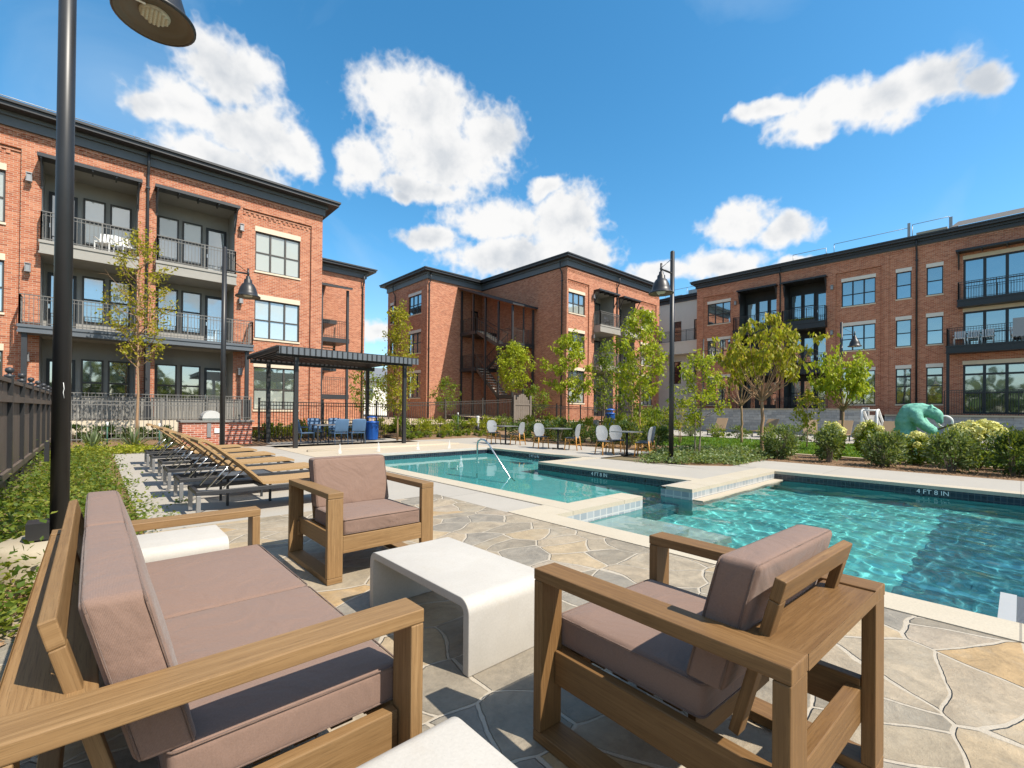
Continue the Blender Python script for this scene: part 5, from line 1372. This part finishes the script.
# bollards and signs in the beds
def stake(loc, label, h, mat, cat, name, r=.02):
    root = thing(name, label, cat, loc)
    MB().tube([(0, 0, 0), (0, 0, h)], r, 6).build('stem', mat, root)
    b = MB(); b.tube([(0, 0, h), (0, 0, h+.14)], r*1.4, 8); b.build('cap', 'white_plastic', root)
stake((.32, 18.9, 0), 'green stake with a white cap left of the slender tree', .75, 'green_steel', 'stake', 'garden_stake')
stake((1.6, 18.9, 0), 'green stake with a white cap behind the lounger backs', .7, 'green_steel', 'stake', 'garden_stake')
stake((14.0, 19.6, .1), 'green stake with white cap among the yellow bushes, left of the bollard', 1.0, 'green_steel', 'stake', 'garden_stake')
bo = thing('path_light', 'dark bollard light with a pale head in the yellow bush bed', 'bollard light', (15.6, 20.0, .05))
b = MB(); b.tube([(0, 0, 0), (0, 0, .62)], .10, 12); b.build('post', 'black_paint', bo)
b = MB(); b.lathe([(.095, .62), (.095, .95), (.1, .96), (.1, 1.0), (0, 1.01)], n=14); b.build('light_head', 'white_plastic', bo)
bo = thing('path_light', 'dark bollard light with a pale head behind the bistro tables', 'bollard light', (16.2, 12.4, 0))
b = MB(); b.tube([(0, 0, 0), (0, 0, .75)], .06, 10); b.build('post', 'black_paint', bo)
b = MB(); b.box((-.09, -.09, .75), (.09, .09, 1.0)); b.build('light_head', 'galvanised', bo)
# patio furniture glimpsed on balconies
def balcony_chair(loc, rz, label, mat='white_plastic'):
    root = thing('balcony_chair', label, 'chair', loc, rz, 'chairs on the balconies')
    MB().box((-.25, -.25, .40), (.25, .25, .45)).build('seat', mat, root)
    b = MB()
    for k in range(5): b.bar((-.22+k*.11, -.26, .46), (-.22+k*.11, -.36, .92), .08, .02, (0, 1, 0))
    b.build('backrest', mat, root)
    for x in (-.23, .23):
        for y in (-.22, .22): MB().bar((x, y, 0), (x, y, .4), .04, .04, (1, 0, 0)).build('leg', mat, root)
        MB().bar((x*1.1, -.25, .62), (x*1.1, .25, .62), .06, .02).build('arm', mat, root)
    return root
q = balcony_chair((.25, 24.7, 7.47), R(160), 'white slatted chair on the left building top balcony, nearer the lamp post')
dup(q, (.95, 24.75, 7.47), R(200), 'white slatted chair on the left building top balcony, nearer the downpipe')
for i, y in enumerate((2.55, 1.95, 1.35)): dup(q, (39.45, y, 5.63), R(90), ['white chair at the left end of the right building balcony', 'white chair in the middle of the three on the right building balcony', 'white chair third from the end on the right building balcony'][i])
dup(q, (39.4, .15, 5.63), R(100), 'white chair under the hanging striped towel on the right building balcony')
b = MB()
for k in range(8): b.box((38.99, -.15+k*.06, 5.9-.02*(k % 3)), (39.03, -.09+k*.06, 6.95))
tw = b.build('towel', 'weave_white'); tag(tw, 'pale towel hanging on the right building balcony rail', 'towel')
bt = balcony_chair((31.0, 22.5, 8.21), R(180), 'dark chair on the middle building top balcony', 'dark_metal')
# ------------------------------------------------------------------ plants
def V(*a): return Vector(a)
def rdir(r, up=0.0):
    v = V(r.gauss(0, 1), r.gauss(0, 1), r.gauss(0, 1)+up); return v.normalized()
def tree(name, label, loc, H_, trunk_h, crown_w, leafmat, barkmat, n_limb, lsize, seed, shape='oval', trunk_r=.05, per=9, droop=.3, twigs=6, lean=0, group=None, bare=.0, stems=1, lsp=.16):
    r = random.Random(seed)
    root = thing(name, label, 'tree', loc, r.uniform(0, 6), group)
    tb = MB(); lb = MB()
    def rad_at(t):  # crown half-width at relative height t in the crown
        if shape == 'oval': return crown_w/2*max(.12, math.sin(math.pi*min(1, .12+t*.86))**.8)
        if shape == 'column': return crown_w/2*max(.15, (1-t)**.45*min(1, .5+t*2.5))
        if shape == 'vase': return crown_w/2*min(1, .35+t*1.1)*(1 if t < .75 else max(.3, 1-(t-.75)*2.6))
        if shape == 'cone': return crown_w/2*max(.1, (1-t)**.7*min(1, .45+t*3))
    tops = []
    for st in range(stems):
        off = V(r.uniform(-.12, .12), r.uniform(-.12, .12), 0) if stems > 1 else V(0, 0, 0)
        tilt = V(r.uniform(-.1, .1), r.uniform(-.1, .1), 0) if stems > 1 else V(lean, 0, 0)
        pts = []; m = 9; th = H_*.93 if shape != 'vase' else trunk_h
        for k in range(m):
            f = k/(m-1); pts.append(off+tilt*f*H_*.5+V(r.gauss(0, .012), r.gauss(0, .012), f*th)*1)
        tb.tube(pts, [trunk_r*(1.25 if k == 0 else 1)*(1-(.86 if shape != 'vase' else .25)*k/(m-1)) for k in range(m)], 8)
        nl = n_limb//stems
        for i in range(nl):
            f = (i+r.random())/nl
            if shape == 'vase':
                base = pts[-1]+V(0, 0, r.uniform(-.25, .0)*trunk_h*.3); t = f; z1 = trunk_h+(H_-trunk_h)*(.25+.75*math.sqrt(r.random()))
                tt = (z1-trunk_h)/(H_-trunk_h)
            else:
                tt = f; z0 = trunk_h+(H_-trunk_h)*f*.88; 
                kk = min(m-1.001, z0/th*(m-1)); base = pts[int(kk)].lerp(pts[int(kk)+1], kk-int(kk)); z1 = min(H_, z0+(H_-trunk_h)*r.uniform(.08, .2)+.1)
            a = r.uniform(0, 2*math.pi) if n_limb < 6 else i*2.399+r.uniform(-.5, .5)
            rd = rad_at(tt)*r.uniform(.55, 1.08)
            end = V(base.x+math.cos(a)*rd, base.y+math.sin(a)*rd, z1)
            mid = base.lerp(end, .5)+V(math.cos(a)*rd*.12, math.sin(a)*rd*.12, -(z1-base.z)*.10)+V(r.gauss(0, .05), r.gauss(0, .05), r.gauss(0, .04))
            r0 = trunk_r*(.42 if shape == 'vase' else .36)*(1-.5*tt)+.004
            path = [base, base.lerp(mid, .5)+V(r.gauss(0, .02), r.gauss(0, .02), r.gauss(0, .02)), mid, mid.lerp(end, .5)+V(r.gauss(0, .03), r.gauss(0, .03), r.gauss(0, .03)), end]
            tb.tube(path, [r0, r0*.8, r0*.62, r0*.45, r0*.22], 5, caps=False)
            for j in range(twigs):
                u = r.uniform(.35 if shape != 'vase' else .5+bare*.3, 1); k4 = u*4; p0 = path[min(3, int(k4))].lerp(path[min(4, int(k4)+1)], k4-int(k4))
                d = (rdir(r, .5)+(end-base).normalized()*.7).normalized(); L = r.uniform(.12, .42)*crown_w*.3
                p1 = p0+d*L
                tb.tube([p0, p0.lerp(p1, .5)+V(0, 0, .02), p1], [r0*.3, r0*.2, .002], 4, caps=False)
                if r.random() < bare*.5: continue
                for q in range(per):
                    c = p0.lerp(p1, r.uniform(.3, 1.15))+V(r.gauss(0, lsp*.5), r.gauss(0, lsp*.5), r.gauss(0, lsp*.45))
                    dd = rdir(r); dd.z -= droop*2; lb.leafq(c, lsize*r.uniform(.55, 1.2), dd, rdir(r, 1.2), .55)
    tb.build('trunk', barkmat, root); lb.build('crown', leafmat, root)
    return root
tree('slender_tree', 'slender yellowing sapling in front of the left building patio', (1.18, 21.6, .05), 7.7, 2.5, 2.3, 'leaf_gold', 'bark_tan', 42, .13, 21, 'oval', .05, 13, .1, 5, bare=.35, lsp=.22)
tree('columnar_tree', 'columnar yellow-green tree staked behind the pergola corner post', (9.95, 18.5, 0), 5.9, .9, 1.75, 'leaf_gold', 'bark_tan', 46, .12, 22, 'column', .04, 17, .1, 5, lsp=.2)
tree('young_tree', 'bright green round-headed young tree before the open stair tower', (22.0, 24.1, .8), 5.3, 1.9, 2.7, 'leaf_lime', 'bark_grey', 34, .19, 23, 'oval', .05, 22, .4, 5, lsp=.26)
tree('young_tree', 'bright green open-branched young tree behind the middle bistro table', (17.2, 14.85, 0), 5.1, 1.6, 2.5, 'leaf_lime', 'bark_tan', 28, .175, 24, 'oval', .045, 20, .5, 5, lsp=.17)
tree('young_tree', 'narrow olive green tree between the two bright young trees', (20.0, 14.8, 0), 4.9, 1.3, 1.9, 'leaf_mid', 'bark_grey', 30, .15, 25, 'column', .04, 12, .2, 5, lsp=.2)
tree('young_tree', 'tall bright green tree left of the lamp post in the green bed', (17.0, 10.75, 0), 5.6, 1.75, 2.7, 'leaf_lime', 'bark_tan', 38, .175, 26, 'oval', .055, 16, .5, 5, lsp=.19)
tree('young_tree', 'small leafy tree standing behind the nearest bistro table', (18.6, 12.2, 0), 3.6, 1.3, 2.0, 'leaf_mid', 'bark_tan', 20, .17, 27, 'oval', .035, 9, .3, 5, lsp=.18)
tree('multi_stem_tree', 'multi-stemmed feathery green tree right of the lamp post in the bed', (13.6, 6.55, 0), 3.05, .8, 1.5, 'leaf_lime', 'bark_grey', 36, .11, 28, 'oval', .022, 12, .25, 5, stems=3, lsp=.13)
tree('spreading_tree', 'vase-shaped tree with bare tan limbs and drooping yellow-green leaves', (16.05, 5.65, 0), 4.35, 1.85, 2.9, 'leaf_gold', 'bark_tan', 28, .165, 29, 'vase', .06, 20, .8, 6, bare=.3, lsp=.14)
tree('spreading_tree', 'thinner bare-limbed tree behind the vase-shaped tree', (21.5, 8.4, 0), 4.0, 1.75, 2.6, 'leaf_gold', 'bark_tan', 18, .16, 30, 'vase', .055, 11, .6, 4, bare=.5, lsp=.15)
tree('young_tree', 'bright green spreading tree before the right building, left of the bear', (20.2, 4.35, 0), 3.75, 1.5, 2.3, 'leaf_lime', 'bark_tan', 26, .16, 31, 'vase', .05, 17, .7, 6, lsp=.16)
tree('young_tree', 'low pale sapling left of the bright spreading tree, before the grey wall', (20.6, 5.6, 0), 2.2, .7, 1.4, 'leaf_gold', 'bark_tan', 16, .15, 32, 'oval', .025, 8, .4, 4, lsp=.16)
tree('multi_stem_tree', 'small sparse yellow sapling in front of the far loungers', (18.5, 9.8, 0), 1.9, .5, 1.6, 'leaf_gold', 'bark_tan', 14, .12, 33, 'oval', .02, 6, .2, 4, stems=2, lsp=.14)
for i, (x, y, hh) in enumerate(((20.6, 30.5, 3.2), (24.5, 24.5, 2.5), (13.5, 30.0, 4.0), (17.0, 33.0, 3.4))):
    tree('young_tree', ['pale green bushy tree at the foot of the sunlit stair wing wall', 'pale green small tree at the foot of the stair tower', 'dark green tree glimpsed under the pergola roof', 'green tree in the gap left of the stair wing'][i], (x, y, .6), hh, .5, 2.4, 'leaf_mid', 'bark_grey', 22, .2, 40+i, 'oval', .05, 10, .2, 5, lsp=.25)

def shrub(label, loc, h, w, mat, seed, n, lsize, group=None, name='shrub', cat='shrub', blooms=0, rz=None, bloomr=.08):
    r = random.Random(seed)
    root = thing(name, label, cat, loc, r.uniform(0, 6) if rz is None else rz, group)
    sb = MB(); lb = MB()
    for k in range(16):
        a = r.uniform(0, 6.28); e = V(math.cos(a)*w*.4*r.uniform(.2, 1), math.sin(a)*w*.4*r.uniform(.2, 1), h*r.uniform(.55, .95))
        sb.tube([V(math.cos(a)*.05, math.sin(a)*.05, 0), e*.55+V(0, 0, -.03), e], [.012, .008, .003], 5, caps=False)
    # clumps of leaves spread through the volume
    cl = []
    for k in range(max(14, n//45)):
        d = rdir(r, .15); q = r.uniform(.35, 1)**.6
        cl.append((V(d.x*w*.42*q, d.y*w*.42*q, h*.5+d.z*h*.44*q), r.uniform(.7, 1.25)))
    for k in range(n):
        c, s = r.choice(cl); p = c+V(r.gauss(0, w*.075*s), r.gauss(0, w*.075*s), r.gauss(0, h*.075*s))
        if p.z < .03: p.z = r.uniform(.03, .2)
        out = V(p.x, p.y, (p.z-h*.4)*1.2)
        out = out.normalized() if out.length > .01 else V(0, 0, 1)
        lb.leafq(p, lsize*r.uniform(.6, 1.25), (out+rdir(r)*.9+V(0, 0, .35)), rdir(r, .8), .5)
    sb.build('stems', 'bark_grey', root); lb.build('leaves', mat, root)
    for k in range(blooms):
        d = rdir(r, .9); p = V(d.x*w*.40, d.y*w*.40, h*.70+abs(d.z)*h*.34)
        bb = MB(); R0 = bloomr*r.uniform(.8, 1.2)
        for q in range(90):
            dd = rdir(r); tg_ = dd.cross(rdir(r)); bb.leafq(p+dd*R0*r.uniform(.8, 1)-tg_.normalized()*R0*.2, R0*.5, tg_+dd*.25, dd, .95)
        bb.build('flower_head', 'bloom', root)
    return root
# big shrubs along the bed in front of the lawn
for i, (x, y, h, w_) in enumerate(((15.2, 4.80, .98, .98), (15.3, 3.62, .96, .76), (15.2, 2.36, .92, 1.05), (15.2, 1.12, .98, 1.02), (15.3, .08, 1.05, 1.0), (15.2, -1.2, 1.0, 1.0))):
    shrub(['dense dark-leaved shrub under the vase-shaped tree, first in the bed', 'grey-green shrub second from the vase-shaped tree along the bed', 'broad shrub in front of the bear sculpture in the mulch bed', 'broad dark shrub right of the bear in the mulch bed', 'dark shrub against the right picture edge in the mulch bed', 'dark shrub just beyond the right picture edge'][i], (x, y, -.02), h, w_, 'leaf_shrub' if i != 4 else 'leaf_dark', 60+i, 2600, .088, 'large shrubs in the mulch bed')
for i, (x, y, h, w_, nb) in enumerate(((16.6, 3.85, 1.06, .62, 9), (16.7, 2.95, 1.08, .75, 10), (16.6, 1.95, .80, .75, 6), (16.7, .75, 1.13, 1.3, 28), (16.6, -.5, 1.15, 1.2, 16), (16.7, -1.7, 1.0, 1.2, 8))):
    shrub(['pale-flowered hydrangea behind the first dark shrub', 'pale-flowered hydrangea just left of the bear sculpture', 'pale-flowered hydrangea at the feet of the bear sculpture', 'hydrangea with the most pale yellow heads, right of the bear', 'pale-flowered hydrangea near the right picture edge', 'pale-flowered hydrangea just beyond the right picture edge'][i], (x, y, -.02), h, w_, 'leaf_mid', 70+i, 1500, .105, 'hydrangeas in front of the lawn', 'hydrangea', 'hydrangea', nb, bloomr=.105)
# hedge bushes behind the bistro sets
r0 = random.Random(90)
for i in range(7):
    y = 15.6-i*1.12; d_ = ['first', 'second', 'third', 'fourth', 'fifth', 'sixth', 'seventh', 'eighth', 'ninth'][i]
    shrub('dark green hedge bush behind the bistro sets, %s from the far end' % d_, (14.75+r0.uniform(-.2, .3)+(1.0 if i > 6 else 0), y, -.02), r0.uniform(.85, 1.1), r0.uniform(1.0, 1.3), 'leaf_dark', 91+i, 1100, .11, 'hedge bushes behind the bistro sets', 'hedge_bush')
for i in range(6):
    y = 16.8-i*1.2; d_ = ORD[i]
    shrub('yellow-tipped bush in the back row behind the hedge, %s from the far end' % d_, (16.6+r0.uniform(-.3, .4), y, 0), r0.uniform(.95, 1.25), r0.uniform(1.1, 1.4), 'leaf_yellow_tip', 110+i, 900, .12, 'yellow-tipped bushes behind the hedge', 'bush')
for i in range(7):
    shrub('yellow-flowered bush by the railed fence, %s from the pergola' % ORD[i], (10.9+i*1.12, 19.95+r0.uniform(-.2, .15)+.03*i, .05), r0.uniform(.85, 1.1), r0.uniform(1.0, 1.25), 'leaf_yellow_tip' if i % 3 else 'leaf_mid', 130+i, 900, .11, 'yellow-flowered bushes by the fence', 'bush')
for i in range(8):
    shrub('low green bush at the fence foot behind the pergola, %s from the grill' % ORD[i], (5.2+i*.72, 20.95, .02), r0.uniform(.7, .95), .95, 'leaf_yellow_tip' if i % 2 else 'leaf_mid', 150+i, 600, .12, 'low bushes behind the pergola fence', 'bush')
for i in range(10):
    shrub('low grass tuft at the bed edge, %s from the pergola' % ORD[i], (10.75+i*.55, 18.75+r0.uniform(-.12, .35), 0), .3, .5, 'leaf_cover', 170+i, 260, .12, 'low grass tufts along the bed edge', 'grass_tuft', 'grass tuft')
for i, (x, y, h) in enumerate(((19.0, 11.0, 1.5), (19.6, 12.3, 1.7), (20.4, 13.6, 1.6), (26.0, 14.5, 1.6), (27.5, 16.5, 1.8))):
    shrub('tall leafy bush before the far wall, %s beyond the lamp post bed' % ORD[i], (x, y, 0), h, 1.5, 'leaf_mid', 210+i, 1100, .13, 'tall bushes before the far wall', 'bush')
for i in range(7):
    shrub('low green bush on the far edge of the lawn, %s from the left' % ORD[i], (25.2+r0.uniform(-.2, .3), 12.6-i*1.35, 0), r0.uniform(.65, .85), 1.15, 'leaf_mid' if i % 2 else 'leaf_shrub', 230+i, 700, .11, 'low bushes on the far lawn edge', 'bush')
def yucca(label, loc, h, seed):
    r = random.Random(seed); root = thing('yucca', label, 'yucca', loc, 0, 'spiky yuccas in the entry bed'); b = MB()
    for k in range(70):
        a = r.uniform(0, 6.28); t_ = r.uniform(.15, 1.15); d = V(math.cos(a)*math.sin(t_), math.sin(a)*math.sin(t_), math.cos(t_)); L = h*r.uniform(.75, 1.1)
        s = d.cross(V(0, 0, 1)).normalized()*.022; p1 = d*L*.55+V(0, 0, .0); p2 = d*L-V(0, 0, L*.1*t_); i0 = len(b.v)
        for q in (s, -s, p1-s*.9, p1+s*.9, p2): b.v.append(tuple(q))
        b.f.append([i0, i0+1, i0+2, i0+3]); b.f.append([i0+3, i0+2, i0+4]); b.uv.extend([(0, 0)]*7); b.sm.extend([False, False])
    b.build('blades', 'leaf_yucca', root)
yucca('spiky grey-green yucca behind the near lamp post', (-.02, 18.95, 0), .85, 1); yucca('spiky grey-green yucca under the slender sapling', (.95, 18.9, 0), .9, 2); yucca('spiky yucca partly hidden by the lounger backs', (1.9, 19.2, 0), .7, 3)
for i in range(6): shrub('clipped dark bush at the patio base, %s from the board fence' % ORD[i], (-.5+i*.85, 23.0, .1), .55, .9, 'leaf_dark', 190+i, 500, .11, 'clipped bushes at the patio base', 'bush')

# ground cover: nobody could count its leaves
def cover(name, label, poly_fn, n, mat, hmax, lsize, seed, bmat=None):
    r = random.Random(seed); b = MB(); k = 0
    cl = []
    while k < n:
        if not cl or r.random() < .06:
            while True:
                p = poly_fn(r)
                if p is not None: break
            c = (p, r.uniform(.3, 1)); cl.append(c)
        p, hh = r.choice(cl[-160:]) if len(cl) > 1 else cl[0]
        q = V(p[0]+r.gauss(0, .12), p[1]+r.gauss(0, .12), abs(r.gauss(0, .5))*hmax*hh+.012)
        b.leafq(q, lsize*r.uniform(.5, 1.3), V(r.gauss(0, 1), r.gauss(0, 1), r.uniform(-.1, .9)), rdir(r, 1.5), .6); k += 1
    o = b.build(name, mat); tag(o, label, name.replace('_', ' '), kind='stuff'); return o
def poly_left(r):
    y = 3.9+(r.random()**1.7)*13.2
    x = r.uniform(-.88, .34)
    edge = .30+.12*math.sin(y*2.1)-.25*(y < 5.2)
    if y < 5.0: edge = -.35+(y-3.9)*.35
    if x > edge: return None
    if (x+.2)**2+(y-5.4)**2 < .5**2: return None
    if y < 5 and r.random() < .4: return None
    return (x, y)
cover('ground_cover', 'sprawling green ground cover along the board fence', poly_left, 20000, 'leaf_cover', .42, .055, 5)
def poly_far(r):
    y = r.uniform(15.5, 18.3); x = r.uniform(-.85, 2.0); return (x, y+ (0 if x < .4 else 2.2)) if r.random() < .9 else None
cover('edging_grass', 'yellowish low grass at the end of the lounger deck', lambda r: (r.uniform(-.8, 1.6), r.uniform(17.4, 18.6)), 3500, 'leaf_yellow_tip', .22, .09, 6)
def poly_lamp(r):
    x = r.uniform(10.9, 16.8); y = r.uniform(5.0, 9.0)
    if y < 6.45-(x-10.9)*.9 and x < 12.2: return None
    if x < 13.4 and y > 6.9+ (x-11)*.35: return None
    return (x, y) if y < 8.3 else None
cover('ground_cover', 'green ground cover around the middle lamp post', poly_lamp, 13000, 'leaf_shrub', .24, .08, 7)
# lawn blades and scattered mulch chips
def lawn_blades():
    r = random.Random(8); b = MB()
    for k in range(26000):
        x = 17.3+(r.random()**1.4)*7.8; y = r.uniform(-4, 12.3); h = r.uniform(.05, .09)
        i0 = len(b.v); a = r.uniform(0, 6.28); dx, dy = math.cos(a)*.02, math.sin(a)*.02
        for q in ((x-dx, y-dy, .01), (x+dx, y+dy, .01), (x+r.gauss(0, .02), y+r.gauss(0, .02), h)): b.v.append(q)
        b.f.append([i0, i0+1, i0+2]); b.uv.extend([(0, 0)]*3); b.sm.append(False)
    o = b.build('lawn_grass', 'grass_blade'); tag(o, 'short bright green lawn grass behind the shrub bed', 'grass', kind='stuff')
lawn_blades()
def chips():
    r = random.Random(9); b = MB()
    for k in range(9000):
        if k % 3: x, y = r.uniform(14.2, 17), r.uniform(-4, 5)
        elif k % 2: x, y = r.uniform(-.85, .1), r.uniform(3.8, 6.4)
        else: x, y = r.uniform(-.8, 1.8), r.uniform(17.5, 22)
        b.leafq(V(x, y, r.uniform(.0, .02)), r.uniform(.03, .09), V(r.gauss(0, 1), r.gauss(0, 1), r.gauss(0, .2)), V(0, 0, 1), .35)
    o = b.build('mulch_chips', 'bark_tan'); tag(o, 'loose tan mulch chips scattered over the planting beds', 'mulch', kind='stuff')
chips()
# a few stray leaves on the concrete beside the ground cover
def sprigs():
    r = random.Random(10); b = MB()
    for (cx, cy, s) in ((.62, 7.6, .25), (.72, 6.9, .12), (.55, 8.6, .3), (.5, 10.5, .22), (.95, 7.9, .1)):
        for k in range(int(160*s)+15): b.leafq(V(cx+r.gauss(0, s*.5), cy+r.gauss(0, s), r.uniform(.01, .07)), .05, V(r.gauss(0, 1), r.gauss(0, 1), .2), rdir(r, 1.5), .6)
    o = b.build('stray_sprigs', 'leaf_cover'); tag(o, 'stray green sprigs creeping over the concrete by the loungers', 'sprigs', kind='stuff')
sprigs()

# woods that close the view behind the camera (they show in the window reflections)
def woods():
    r = random.Random(12); b = MB()
    for k in range(9000):
        s = r.random()
        if s < .6: x, y = r.uniform(-70, 70), -46+r.gauss(0, 3)
        else: x, y = -44+r.gauss(0, 3), r.uniform(-50, 20)
        top = 6.5+2.5*math.sin(x*.35)+1.5*math.sin(y*.5+x*.13)
        b.leafq(V(x, y, r.uniform(.2, 1)**.8*top), r.uniform(.9, 1.8), rdir(r), rdir(r), .8)
    o = b.build('far_woods', 'leaf_dark'); tag(o, 'dark wood closing the view across the road', 'trees', kind='stuff')
woods()
